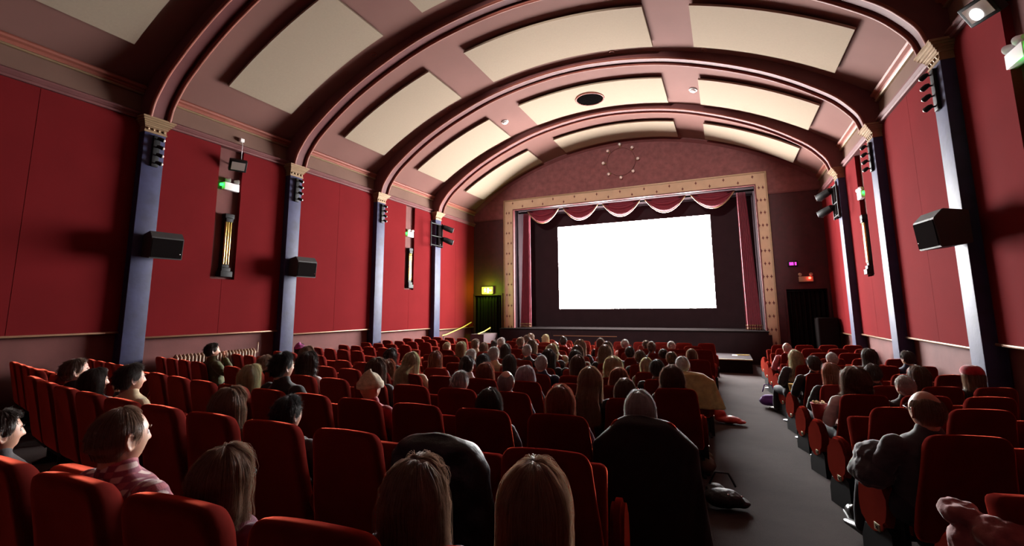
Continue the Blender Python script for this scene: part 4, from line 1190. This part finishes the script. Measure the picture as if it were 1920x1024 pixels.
TROU = trousers_mesh(); SHOE = shoes_mesh(); GLA = glasses_mesh(); EYES = eyes_mesh(); BROW = brows_mesh()
HAIRM = {}
def get_hair(style, big):
    k = (style, big)
    if k not in HAIRM: HAIRM[k] = hair_mesh(style, (3200 if style not in ('crop', 'bald') else 2600) if big else 600, seed=len(HAIRM)+3, fine=big)
    return HAIRM[k]
HATM = {k: hat_mesh(k) for k in ('beanie', 'beret', 'hood')}
TOPM = {}
def top_mat(nm):
    cols = {'black': (.014, .013, .014), 'charcoal': (.05, .045, .05), 'navy': (.015, .022, .06), 'olive': (.075, .08, .025), 'beige': (.42, .33, .20), 'white': (.62, .58, .56), 'pink': (.50, .13, .15), 'plum': (.16, .02, .07),
            'red': (.40, .02, .03), 'rose': (.27, .075, .075), 'brown': (.11, .06, .035), 'grey': (.17, .16, .16), 'purple': (.14, .05, .30), 'yellow': (.46, .36, .14), 'cream': (.60, .48, .30), 'green': (.05, .10, .05)}
    if nm not in TOPM: TOPM[nm] = mat(nm+'_cloth', cols[nm], .85, sheen=.3, nscale=16, namt=.18, bump=.15, bscale=120)
    return TOPM[nm]
def plaid():
    m = top_mat('pink').copy(); m.name = 'pink_check_cloth'; nt = m.node_tree; b = nt.nodes['Principled BSDF']
    tc = nt.nodes.new('ShaderNodeTexCoord'); res = []
    for ax, sc in (('X', 15), ('Z', 17)):
        w_ = nt.nodes.new('ShaderNodeTexWave'); w_.bands_direction = ax; w_.inputs['Scale'].default_value = sc/2.2; w_.inputs['Distortion'].default_value = .3
        nt.links.new(tc.outputs['Object'], w_.inputs['Vector']); r = nt.nodes.new('ShaderNodeMapRange'); r.inputs['From Min'].default_value = .35; r.inputs['From Max'].default_value = .65; nt.links.new(w_.outputs['Color'], r.inputs['Value']); res.append(r)
    ad = nt.nodes.new('ShaderNodeMath'); ad.operation = 'ADD'; nt.links.new(res[0].outputs[0], ad.inputs[0]); nt.links.new(res[1].outputs[0], ad.inputs[1])
    cr = nt.nodes.new('ShaderNodeValToRGB'); el = cr.color_ramp.elements; el[0].color = (.42, .10, .13, 1); el[1].color = (.62, .46, .44, 1); e2 = el.new(.5); e2.color = (.24, .05, .09, 1)
    dv = nt.nodes.new('ShaderNodeMath'); dv.operation = 'MULTIPLY'; dv.inputs[1].default_value = .5; nt.links.new(ad.outputs[0], dv.inputs[0]); nt.links.new(dv.outputs[0], cr.inputs[0]); nt.links.new(cr.outputs[0], b.inputs['Base Color'])
    return m
TOPM['check'] = plaid()
HATC = {'cream': (.55, .45, .28), 'red': (.38, .015, .03), 'dark': (.02, .02, .025), 'magenta': (.35, .04, .22), 'whitecap': (.75, .7, .75)}
HATMAT = {k: mat(k+'_hat_wool', c, .9, sheen=.6, nscale=30, namt=.3, bump=.4, bscale=180) for k, c in HATC.items()}
def own(o, m, slot=0):
    o.material_slots[slot].link = 'OBJECT'; o.material_slots[slot].material = m
def person(key, dx, dy, hz, label, sex='m', hair='short', col='dark', top='black', skin='fair', pose='lap', hat=None, hatc='dark', glasses=False, turn=0.0, big=False, nod=0.0, legs=True):
    X, Y, Z, t = SEATS[key]
    L_ = math.hypot(dx, dy)
    hz -= DZ; s = max(.88, min(1.09, hz/HCS.z))
    aim = math.atan2((-3.3-X)*-1, 19.0-Y)      # body turns to the middle of the screen
    aim = t*.5+aim*.5
    # keep the head where it belongs
    hp = Vector((X+dx-.16*math.sin(t), Y+dy+.16*math.cos(t), Z+hz))
    hx, hy = .165*s*-math.sin(aim), .165*s*math.cos(aim)
    o = empty('person', (hp.x-hx, hp.y-hy, Z), aim); o.scale = (s, s, s)
    b = part('body', BODY[(sex, pose)], o); own(b, SKIN[skin])
    e = part('eyes', EYES, o)
    br = part('eyebrows', BROW, o); own(br, HAIR[col if col not in ('white', 'pink') else 'light'])
    tp = part('top', TOP[(sex, pose)], o); own(tp, top_mat(top) if top not in TOPM else TOPM[top])
    part('trousers', TROU, o); part('shoes', SHOE, o)
    if hair:
        h = part('hair', get_hair(hair, big), o); own(h, HAIR[col]); own(h, LOCK[col], 1)
    if hat:
        h = part('hat', HATM[hat], o); own(h, HATMAT[hatc])
    if glasses: part('glasses', GLA, o)
    tag(o, label, 'person', 'audience watching the screen')
    return o
PEOPLE = [
    (('C', 8, 8), -0.11, -0.05, 1.07, 'f', 'bob', 'light', 'charcoal', 'fair', 'light brown bob haircut', dict()),
    (('C', 9, 9), 0.29, 0.15, 1.03, 'm', 'short', 'dark', 'black', 'fair', 'short dark hair and black jacket', dict()),
    (('C', 9, 8), 0.04, 0.02, 1.10, 'm', 'short', 'white', 'charcoal', 'pale', 'short white hair and charcoal top', dict()),
    (('C', 7, 6), 0.09, 0.04, 1.13, 'f', 'bob', 'dark', 'plum', 'fair', 'dark bob and plum top', dict()),
    (('C', 6, 6), 0.10, 0.04, 1.14, 'm', 'short', 'white', 'beige', 'pale', 'thick white hair and beige top', dict()),
    (('C', 9, 7), 0.05, 0.02, 1.12, 'm', 'short', 'light', 'charcoal', 'fair', 'short sandy hair and charcoal top', dict()),
    (('C', 10, 8), 0.06, 0.03, 1.11, 'm', 'short', 'brown', 'beige', 'fair', 'short brown hair and beige top', dict()),
    (('C', 11, 8), 0.01, 0.00, 1.09, 'f', 'bun', 'light', 'black', 'fair', 'light brown hair tied in a bun', dict()),
    (('C', 11, 7), -0.06, -0.02, 1.08, 'f', 'bob', 'blonde', 'black', 'pale', 'blonde bob and black top', dict()),
    (('C', 8, 6), 0.00, -0.01, 1.15, 'f', 'mid', 'light', 'navy', 'fair', 'shoulder-length light brown hair', dict()),
    (('C', 7, 5), 0.03, 0.01, 1.14, 'm', 'crop', 'white', 'charcoal', 'pale', 'cropped white hair and charcoal jumper', dict()),
    (('C', 8, 5), -0.01, -0.01, 1.13, 'm', 'bald', 'light', 'beige', 'fair', 'bald head and beige top', dict()),
    (('C', 7, 4), 0.00, -0.01, 1.15, 'f', 'mid', 'blonde', 'charcoal', 'pale', 'shoulder-length blonde hair', dict()),
    (('C', 6, 4), 0.04, 0.01, 1.13, 'f', 'wavy', 'dark', 'black', 'fair', 'long wavy dark hair', dict()),
    (('C', 5, 3), 0.03, 0.01, 1.11, 'm', 'crop', 'grey', 'navy', 'pale', 'closely cropped grey head and navy top', dict()),
    (('C', 8, 4), -0.02, -0.02, 1.16, 'f', 'wavy', 'light', 'charcoal', 'fair', 'wavy light brown hair and charcoal top', dict()),
    (('C', 7, 3), -0.05, -0.03, 1.14, 'f', 'mid', 'brown', 'beige', 'fair', 'shoulder-length brown hair and beige top', dict()),
    (('C', 6, 3), -0.04, -0.02, 1.14, 'f', 'bob', 'dark', 'black', 'fair', 'dark bob and black top', dict()),
    (('C', 5, 2), 0.01, 0.00, 1.11, 'f', 'long', 'brown', 'cream', 'fair', 'long brown hair and cream cardigan', dict()),
    (('C', 5, 5), 0.15, 0.07, 1.08, 'f', 'mid', 'black', 'black', 'fair', 'black shoulder-length hair', dict()),
    (('C', 5, 4), 0.07, 0.03, 1.09, 'f', 'bob', 'dark', 'charcoal', 'fair', 'dark bob and charcoal jumper', dict()),
    (('C', 4, 4), -0.03, -0.00, 1.03, 'f', 'wavy', 'red', 'brown', 'pale', 'curly copper hair', dict(big=True)),
    (('C', 3, 2), -0.08, -0.03, 1.05, 'm', 'bald', 'grey', 'navy', 'pale', 'grey fringe round a bald crown', dict(big=True)),
    (('C', 4, 3), -0.04, -0.00, 1.01, 'f', 'curly', 'pink', 'black', 'pale', 'curly pinkish white hair', dict(big=True)),
    (('C', 2, 2), -0.02, 0.00, 0.99, 'f', 'long', 'dark', 'charcoal', 'fair', 'long dark hair over the seat back', dict(big=True)),
    (('C', 10, 4), -0.10, -0.04, 1.08, 'f', 'bob', 'brown', 'black', 'fair', 'brown bob and black top', dict()),
    (('C', 8, 3), -0.01, -0.01, 1.14, 'f', 'mid', 'brown', 'plum', 'fair', 'brown hair and plum top', dict()),
    (('C', 7, 2), -0.09, -0.05, 1.15, 'f', 'wavy', 'light', 'black', 'fair', 'wavy fair brown hair', dict()),
    (('C', 5, 1), -0.05, -0.02, 1.10, 'm', 'curly', 'blonde', 'navy', 'pale', 'curly fair hair', dict()),
    (('C', 4, 1), -0.03, -0.01, 1.03, 'f', 'wavy', 'red', 'brown', 'pale', 'full auburn wavy hair', dict(big=True)),
    (('C', 3, 0), -0.05, -0.01, 1.01, 'f', 'mid', 'brown', 'black', 'fair', 'rounded brown hair seen over the seat', dict(big=True)),
    (('C', 3, 1), 0.20, -0.05, 1.10, 'f', 'drape', 'honey', 'black', 'fair', 'long straight dark blonde hair', dict(big=True)),
    (('C', 2, 1), -0.02, 0.00, 1.03, 'f', 'mid', 'red', 'plum', 'pale', 'smooth auburn hair', dict(big=True)),
    (('C', 2, 0), -0.02, 0.00, 1.02, 'f', 'mid', 'grey', 'black', 'pale', 'long grey hair above a black coat', dict(big=True)),
    (('C', 10, 3), -0.06, -0.02, 1.06, 'm', 'short', 'white', 'white', 'pale', 'white hair and white shirt', dict()),
    (('C', 8, 2), -0.11, -0.05, 1.07, 'm', 'short', 'dark', 'charcoal', 'fair', 'tall dark hair and charcoal top', dict()),
    (('C', 7, 1), -0.04, -0.01, 1.09, 'm', 'short', 'brown', 'black', 'fair', 'short brown hair and black top', dict()),
    (('C', 6, 1), -0.04, -0.01, 1.06, 'f', 'bob', 'blonde', 'olive', 'pale', 'blonde bob and olive top', dict()),
    (('C', 5, 0), -0.04, -0.02, 1.09, 'm', 'short', 'black', 'black', 'fair', 'short black hair and black jumper', dict()),
    (('C', 4, 0), -0.02, -0.00, 1.06, 'f', 'curly', 'brown', 'charcoal', 'fair', 'bushy curly brown hair', dict(big=True)),
    (('C', 10, 2), -0.11, -0.04, 1.05, 'm', 'short', 'brown', 'brown', 'fair', 'short brown hair and brown jumper', dict()),
    (('C', 9, 1), -0.13, -0.06, 1.09, 'f', 'bun', 'brown', 'navy', 'fair', 'brown hair pinned up', dict()),
    (('C', 10, 1), -0.10, -0.04, 1.04, 'm', 'short', 'white', 'grey', 'pale', 'white hair barely above the seat', dict()),
    (('C', 8, 1), -0.04, -0.01, 1.04, 'm', 'short', 'dark', 'black', 'fair', 'dark hair low behind the seat', dict()),
    (('C', 7, 0), -0.07, -0.03, 1.08, 'm', 'short', 'brown', 'navy', 'fair', 'short brown hair and navy top', dict()),
    (('C', 6, 0), -0.08, -0.03, 1.09, 'm', 'short', 'white', 'yellow', 'pale', 'white hair and yellow-olive jacket leaning into the aisle', dict(pose='lap')),
    (('C', 8, 0), -0.08, -0.03, 1.05, 'f', 'bob', 'light', 'black', 'fair', 'rounded light brown hair beside the aisle', dict()),
    (('C', 8, 10), -0.11, -0.04, 1.04, 'm', 'short', 'blonde', 'olive', 'pale', 'short blond hair and olive top', dict()),
    (('C', 7, 8), 0.10, 0.04, 1.14, 'f', 'bob', 'blonde', 'black', 'pale', 'blonde bob turned to the screen', dict()),
    (('C', 8, 9), 0.12, 0.05, 1.12, 'm', 'short', 'light', 'beige', 'fair', 'short fair hair and beige top', dict()),
    (('C', 6, 7), 0.15, 0.07, 1.09, 'm', 'short', 'white', 'black', 'pale', 'short white hair and black jacket', dict()),
    (('C', 4, 5), 0.20, 0.09, 1.10, 'f', 'pony', 'dark', 'white', 'fair', 'dark ponytail and white collar', dict()),
    (('C', 3, 3), -0.05, -0.01, 1.02, 'm', 'short', 'grey', 'plum', 'pale', 'smooth grey hair', dict()),
    (('C', 5, 6), -0.10, -0.05, 1.10, 'f', 'mid', 'red', 'brown', 'pale', 'auburn hair falling across one cheek', dict()),
    (('C', 4, 6), -0.06, -0.03, 1.12, 'f', 'drape', 'blonde', 'cream', 'pale', 'long blonde hair and cream scarf', dict()),
    (('C', 5, 8), -0.02, -0.01, 1.10, 'f', 'mid', 'dark', 'black', 'fair', 'dark hair and bright cheek', dict()),
    (('C', 3, 5), -0.05, -0.02, 1.09, 'f', 'wavy', 'brown', 'charcoal', 'fair', 'bushy brown wavy hair', dict()),
    (('C', 4, 7), 0.01, 0.02, 1.00, 'm', 'curly', 'red', 'red', 'pale', 'reddish curly hair and red scarf', dict()),
    (('C', 2, 4), -0.03, -0.00, 1.05, 'f', None, 'dark', 'red', 'fair', 'patterned cream knitted hat', dict(hat='beanie',hatc='cream',big=True)),
    (('C', 4, 10), -0.09, -0.05, 1.12, 'f', 'mid', 'light', 'white', 'fair', 'fair hair and white top', dict()),
    (('C', 3, 7), -0.08, -0.04, 1.11, 'f', 'curly', 'dark', 'white', 'fair', 'curly dark hair, glasses and white collar', dict(glasses=True)),
    (('L', 6, 2), 0.03, 0.02, 1.06, 'f', 'bob', 'dark', 'plum', 'fair', 'magenta knitted hat', dict(hat='beanie',hatc='magenta')),
    (('L', 8, 0), 0.05, 0.01, 1.15, 'm', 'short', 'dark', 'olive', 'fair', 'beard-dark hair and green jumper', dict(pose='chin')),
    (('C', 3, 9), -0.01, 0.01, 1.04, 'm', 'short', 'light', 'black', 'fair', 'short sandy hair with lit face', dict()),
    (('C', 2, 7), 0.00, 0.01, 1.04, 'f', 'long', 'blonde', 'cream', 'pale', 'smooth long cream-blonde hair', dict(big=True)),
    (('C', 2, 6), -0.02, -0.02, 1.17, 'm', 'short', 'black', 'black', 'fair', 'short black hair and bright profile', dict(big=True)),
    (('C', 1, 4), -0.05, -0.01, 1.00, 'f', 'wavy', 'light', 'brown', 'fair', 'long brown wavy hair and brown top', dict(big=True)),
    (('C', 1, 3), -0.05, -0.01, 0.99, 'm', 'short', 'black', 'charcoal', 'fair', 'short black hair and red-lit ear', dict(big=True)),
    (('C', 1, 9), 0.01, 0.01, 1.06, 'm', 'short', 'brown', 'black', 'fair', 'tousled brown hair in the shadow', dict()),
    (('L', 10, 0), 0.32, 0.16, 0.99, 'm', 'short', 'dark', 'charcoal', 'fair', 'dark hair leaning forward in the shadow', dict()),
    (('C', 1, 8), 0.01, 0.02, 1.01, 'f', 'bob', 'dark', 'black', 'fair', 'dark bob and hand near the mouth', dict(pose='chin',big=True)),
    (('C', 1, 7), 0.09, 0.05, 1.07, 'm', 'short', 'dark', 'cream', 'fair', 'thick dark hair and pointed nose', dict(big=True)),
    (('C', 0, 3), -0.03, -0.01, 1.08, 'm', 'crop', 'light', 'check', 'fair', 'cropped brown hair and pink checked shirt', dict(big=True)),
    (('C', 0, 2), -0.01, 0.01, 0.95, 'f', 'mid', 'light', 'plum', 'fair', 'brown hair, dark glasses and plum top', dict(glasses=True,big=True)),
    (('C', 0, 5), -0.03, 0.01, 0.97, 'm', 'short', 'dark', 'charcoal', 'fair', 'dark hair cut off by the picture edge', dict()),
    (('C', 0, 1), 0.17, 0.09, 0.99, 'f', 'wavy', 'light', 'navy', 'fair', 'long wavy chestnut hair', dict(big=True)),
    (('C', 0, 0), 0.03, 0.02, 1.03, 'f', 'long', 'honey', 'charcoal', 'fair', 'long dark blonde hair in the front of the picture', dict(big=True)),
    (('R', 8, 0), -0.03, -0.01, 1.07, 'm', 'bald', 'white', 'pink', 'pale', 'pale bald head and pale shirt', dict()),
    (('R', 6, 0), -0.13, -0.06, 1.09, 'f', 'long', 'blonde', 'charcoal', 'pale', 'long blonde hair beside the aisle', dict()),
    (('R', 5, 0), -0.03, -0.01, 1.09, 'm', 'short', 'dark', 'black', 'fair', 'short dark hair and black sleeve', dict()),
    (('R', 4, 0), -0.00, -0.00, 1.10, 'f', 'bob', 'red', 'black', 'pale', 'auburn bob and black sleeve', dict()),
    (('R', 6, 1), -0.12, -0.05, 1.07, 'm', 'crop', 'white', 'black', 'pale', 'cropped white hair', dict()),
    (('R', 3, 0), 0.02, 0.01, 1.09, 'm', 'curly', 'brown', 'white', 'fair', 'curly brown hair and white sleeve', dict(big=True)),
    (('R', 4, 1), -0.08, -0.04, 1.11, 'm', 'crop', 'dark', 'black', 'fair', 'cropped dark hair and glasses', dict(glasses=True)),
    (('R', 6, 2), -0.10, -0.05, 1.12, 'f', 'bob', 'dark', 'brown', 'fair', 'dark rounded hair in the shadow', dict()),
    (('R', 6, 3), -0.08, -0.03, 1.09, 'm', 'short', 'dark', 'navy', 'fair', 'dark hair close to the wall', dict()),
    (('R', 4, 2), -0.12, -0.05, 1.08, 'f', 'mid', 'brown', 'brown', 'fair', 'brown hair with blurred pale cheek', dict()),
    (('R', 3, 1), -0.07, -0.03, 1.05, 'm', 'crop', 'white', 'black', 'pale', 'smooth white-rimmed cropped head', dict()),
    (('R', 1, 0), -0.09, -0.04, 1.09, 'm', 'bald', 'light', 'charcoal', 'fair', 'balding head, glasses and dark hooded top', dict(glasses=True,big=True)),
    (('R', 4, 3), -0.09, -0.04, 1.08, 'f', 'bob', 'light', 'black', 'fair', 'red beret', dict(hat='beret',hatc='red')),
    (('C', 10, 6), 0.02, 0.01, 1.09, 'm', 'bun', 'dark', 'pink', 'fair', 'dark hair knot and pale pink shirt', dict()),
]
BYROW = {'C': 'centre', 'L': 'left', 'R': 'right'}
OCC = set()
for (key, dx, dy, hz, sex, hr, col, top, skin, desc, kw) in PEOPLE:
    OCC.add(key)
    b, n, k = key; row = n if b != 'L' else 10-n
    lab = 'person with %s, %s block row %s' % (desc, BYROW[b], ORD[row])
    if key == ('L', 10, 0): dx, dy = .30, .12
    person(key, dx, dy, hz, lab, sex, hr, col, top, skin, **kw)
for key in SEATS: plain_seat(key, key in OCC)

# ------------------------------------------------------------------ coats, bags and other belongings
def coat_over_seat(key, label, w0, w1, w2, hem, seed, mt, hood=False, shift=0.0):
    X, Y, Z, t = SEATS[key]; o = empty('coat', (X, Y, Z), t)
    bm = bmesh.new(); n, m = 56, 34; rnd = random.Random(seed)
    ztop = .895
    def col(f):       # f 0..1 down the back
        z = ztop-(ztop-hem)*f
        P_ = [(0, .02), (.012, w0*.55), (.03, w0*.86), (.06, w0), (.13, w0*.45+w1*.55), (.24, w1*.97), (.45, w1), (1, w2)]
        for (fa, wa), (fb, wb) in zip(P_, P_[1:]):
            if f <= fb: return z, wa+(wb-wa)*(f-fa)/(fb-fa)
        return z, w2
    G = []
    for i in range(m+1):
        f = i/m; f = (i/m)**1.7; z, wd = col(f); r = []
        for j in range(n):
            a = 2*PI*j/n; c, s_ = math.cos(a), math.sin(a)
            # superellipse ring round the seat back
            e = .45
            x = wd*math.copysign(abs(c)**e, c); dy = .085+.02*f
            y = dy*math.copysign(abs(s_)**.8, s_)
            if s_ > 0 and f > .55: y = y*.4
            k = .15+.85*smooth01(min(1, f*16+.02))
            droop = .02*(abs(x)/max(w0, .01))**4*(1-smooth01(f*4))
            fold = (.012*math.sin(x*34+seed+f*3)+.008*math.sin(x*71+f*9))*smooth01(f*2)*(1 if s_ < 0 else .3)
            fold += (.01 if seed != 8 else .03)*noise.noise(Vector((x*9, z*11, seed)))
            yy = (1.0-DZ-z)*.17+y*k+fold-.005
            r.append(bm.verts.new((x+shift*f, yy, z-droop+.012*noise.noise(Vector((x*6, 0, seed*3)))*(1-f))))
        G.append(r)
    for a, b in zip(G, G[1:]):
        for j in range(n): bm.faces.new((a[j], a[(j+1) % n], b[(j+1) % n], b[j]))
    bm.faces.new(G[0]); 
    inner = bmesh.ops.extrude_face_region(bm, geom=list(bm.faces))
    for v in [e for e in inner['geom'] if isinstance(e, bmesh.types.BMVert)]: v.co += Vector((-v.co.x*.02, (-(v.co.y-(1.0-DZ-v.co.z)*.17))*.12, -.006))
    finish(bm, 'cloth', mt, o)
    tag(o, label, 'coat')
    return o
M['coat'] = mat('black_wool_coat', (.014, .013, .013), .9, sheen=.35, sheen_col=(.6, .6, .6), nscale=12, namt=.2, bump=.3, bscale=140)
M['leather'] = mat('black_leather', (.014, .013, .015), .55, spec=.35, bump=.5, bscale=30)
coat_over_seat(('C', 2, 0), 'long black wool coat draped over the seat of the grey-haired person', .19, .33, .38, .12, 3, M['coat'])
coat_over_seat(('C', 6, 0), 'yellow-olive jacket hung over the aisle seat of the white-haired person', .20, .30, .33, .40, 5, top_mat('yellow'), shift=.12)
coat_over_seat(('C', 1, 1), 'black leather jacket hung over a seat back behind the chestnut-haired person', .205, .27, .31, .22, 8, M['leather'])

def soft_lump(name, pts, m, voxel=.012, sm=4, parent=None, fold=.006):
    bm = bmesh.new()
    for p, r in pts: ball(bm, p, r, n=14, m=10)
    me = remeshed(bm, name, voxel, sm, [m])
    for v in me.vertices: v.co += v.normal*fold*noise.noise(v.co*14)+v.normal*fold*.6*noise.noise(v.co*33)
    o = bpy.data.objects.new(name, me); COL.objects.link(o)
    if parent: o.parent = parent
    return o
# red bag and dark belongings by the aisle
def at(X, Y): return (X, Y, floor_z(X, Y)+.015)
o = soft_lump('bag', [((0, 0, .05), (.20, .12, .06)), ((-.12, .02, .12), (.10, .10, .08)), ((-.16, 0, .17), (.05, .06, .05)), ((.16, -.02, .03), (.10, .08, .03))], mat('red_nylon', (.42, .02, .015), .45, bump=.4, bscale=20)); o.location = at(-.08, 8.35); tag(o, 'crumpled red bag on the aisle floor beside the centre block', 'bag')
o = empty('bag', at(.62, 9.95)); soft_lump('body', [((0, 0, .13), (.17, .11, .12)), ((0, 0, .22), (.12, .08, .07))], top_mat('purple'), parent=o)
bm = bmesh.new(); tube(bm, [(-.10, 0, .25), (-.06, .02, .38), (.06, .02, .38), (.10, 0, .25)], .010, 8); finish(bm, 'strap', top_mat('purple'), o)
tag(o, 'purple shoulder bag standing in the aisle beside the right block', 'bag')
o = empty('handbag', at(-.12, 4.45)); soft_lump('body', [((0, 0, .10), (.16, .12, .10)), ((.08, .05, .05), (.13, .10, .05)), ((-.06, .08, .15), (.08, .07, .06))], M['leather'], parent=o)
for dx_ in (-.05, .05):
    bm = bmesh.new(); ball(bm, (dx_+.09, -.06, .12), .009); finish(bm, 'buckle', M['chrome'], o)
bm = bmesh.new(); tube(bm, [(-.1, 0, .17), (-.05, 0, .27), (.05, 0, .27), (.1, 0, .17)], .009, 8); finish(bm, 'strap', M['leather'], o)
tag(o, 'black handbag with metal buckles on the floor beside the black coat', 'bag')
o = soft_lump('bag', [((0, 0, .08), (.11, .14, .08)), ((0, .12, .10), (.09, .10, .09))], mat('khaki_canvas', (.09, .065, .045), .9)); o.location = at(-.30, 5.45); tag(o, 'brown canvas bag under the aisle seat near the black handbag', 'bag')

# yellow-olive jacket hung on the aisle seat shoulder
# popcorn bucket, cups
def cup(key, off, label, r=.055, h=.13, mt=None, pop=True):
    X, Y, Z, t = SEATS[key]; c = Matrix.Translation((X, Y, Z)) @ Matrix.Rotation(t, 4, 'Z') @ (Vector(off)-Vector((0, 0, DZ)))
    o = empty('popcorn_tub', c); bm = bmesh.new(); tube(bm, [(0, 0, 0), (0, 0, h), (0, 0, h+.004)], [r*.75, r, r*1.06], 20); finish(bm, 'tub', mt, o, angle=40)
    if pop:
        bm = bmesh.new(); rn = random.Random(4)
        for i in range(26): ball(bm, (rn.uniform(-r, r)*.7, rn.uniform(-r, r)*.7, h+rn.uniform(0, .02)), rn.uniform(.008, .014), n=7, m=5)
        pc = finish(bm, 'popcorn', mat('popcorn', (.75, .62, .38), .9), o); pc['kind'] = 'stuff'
    tag(o, label, 'popcorn tub'); return o
cup(('R', 3, 0), (-.275, .33, .69), 'red tub of popcorn on the aisle end panel of the right block', .075, .15, mat('red_card', (.35, .03, .03), .6))
cup(('R', 5, 0), (-.275, .35, .69), 'small yellow tub on the aisle end panel of the right block', .05, .10, M['yellow'], False)
cup(('L', 8, 0), (.10, .56, .60), 'purple tub held by the person in the green jumper', .05, .12, top_mat('purple'), False)

# hooded top lying on the aisle side of the right block, pink and dark clothes in the corner
X, Y, Z, t = SEATS[('R', 1, 0)]
o = soft_lump('hooded_jacket', [((-.30, .30, .77), (.13, .15, .10)), ((-.36, .28, .70), (.11, .14, .09)), ((-.22, .25, .83), (.13, .12, .06)), ((-.14, .16, .88), (.09, .08, .035)), ((-.25, .36, .72), (.12, .12, .08))], top_mat('charcoal'), fold=.014); o.location = (X, Y, Z-DZ); o.rotation_euler = (0, 0, t); tag(o, 'dark grey hooded jacket bundled on the aisle arm beside the balding person', 'jacket')
X, Y, Z, t = SEATS[('R', 0, 0)]

o = empty('shoe', at(.80, 4.62)); soft_lump('upper', [((0, 0, .05), (.045, .12, .045)), ((0, -.07, .08), (.04, .05, .05))], M['shoe'], parent=o); bm = bmesh.new(); box(bm, (-.045, -.13, 0), (.045, .13, .02), bev=.008); finish(bm, 'sole', M['black'], o); tag(o, 'glossy black shoe on the floor beside the end panel of the balding person', 'shoe')
X, Y, Z, t = SEATS[('R', 0, 0)]
o = soft_lump('draped_jacket', [((-.27, .40, .68), (.07, .09, .045)), ((-.19, .26, .63), (.12, .13, .085)), ((-.10, .24, .54), (.15, .15, .13)), ((-.21, .36, .55), (.12, .13, .11))], top_mat('rose'), fold=.02); o.location = (X-.02, Y, Z-.06); o.rotation_euler = (0, 0, t); tag(o, 'pink crumpled jacket over the aisle arm, bottom right corner', 'jacket')
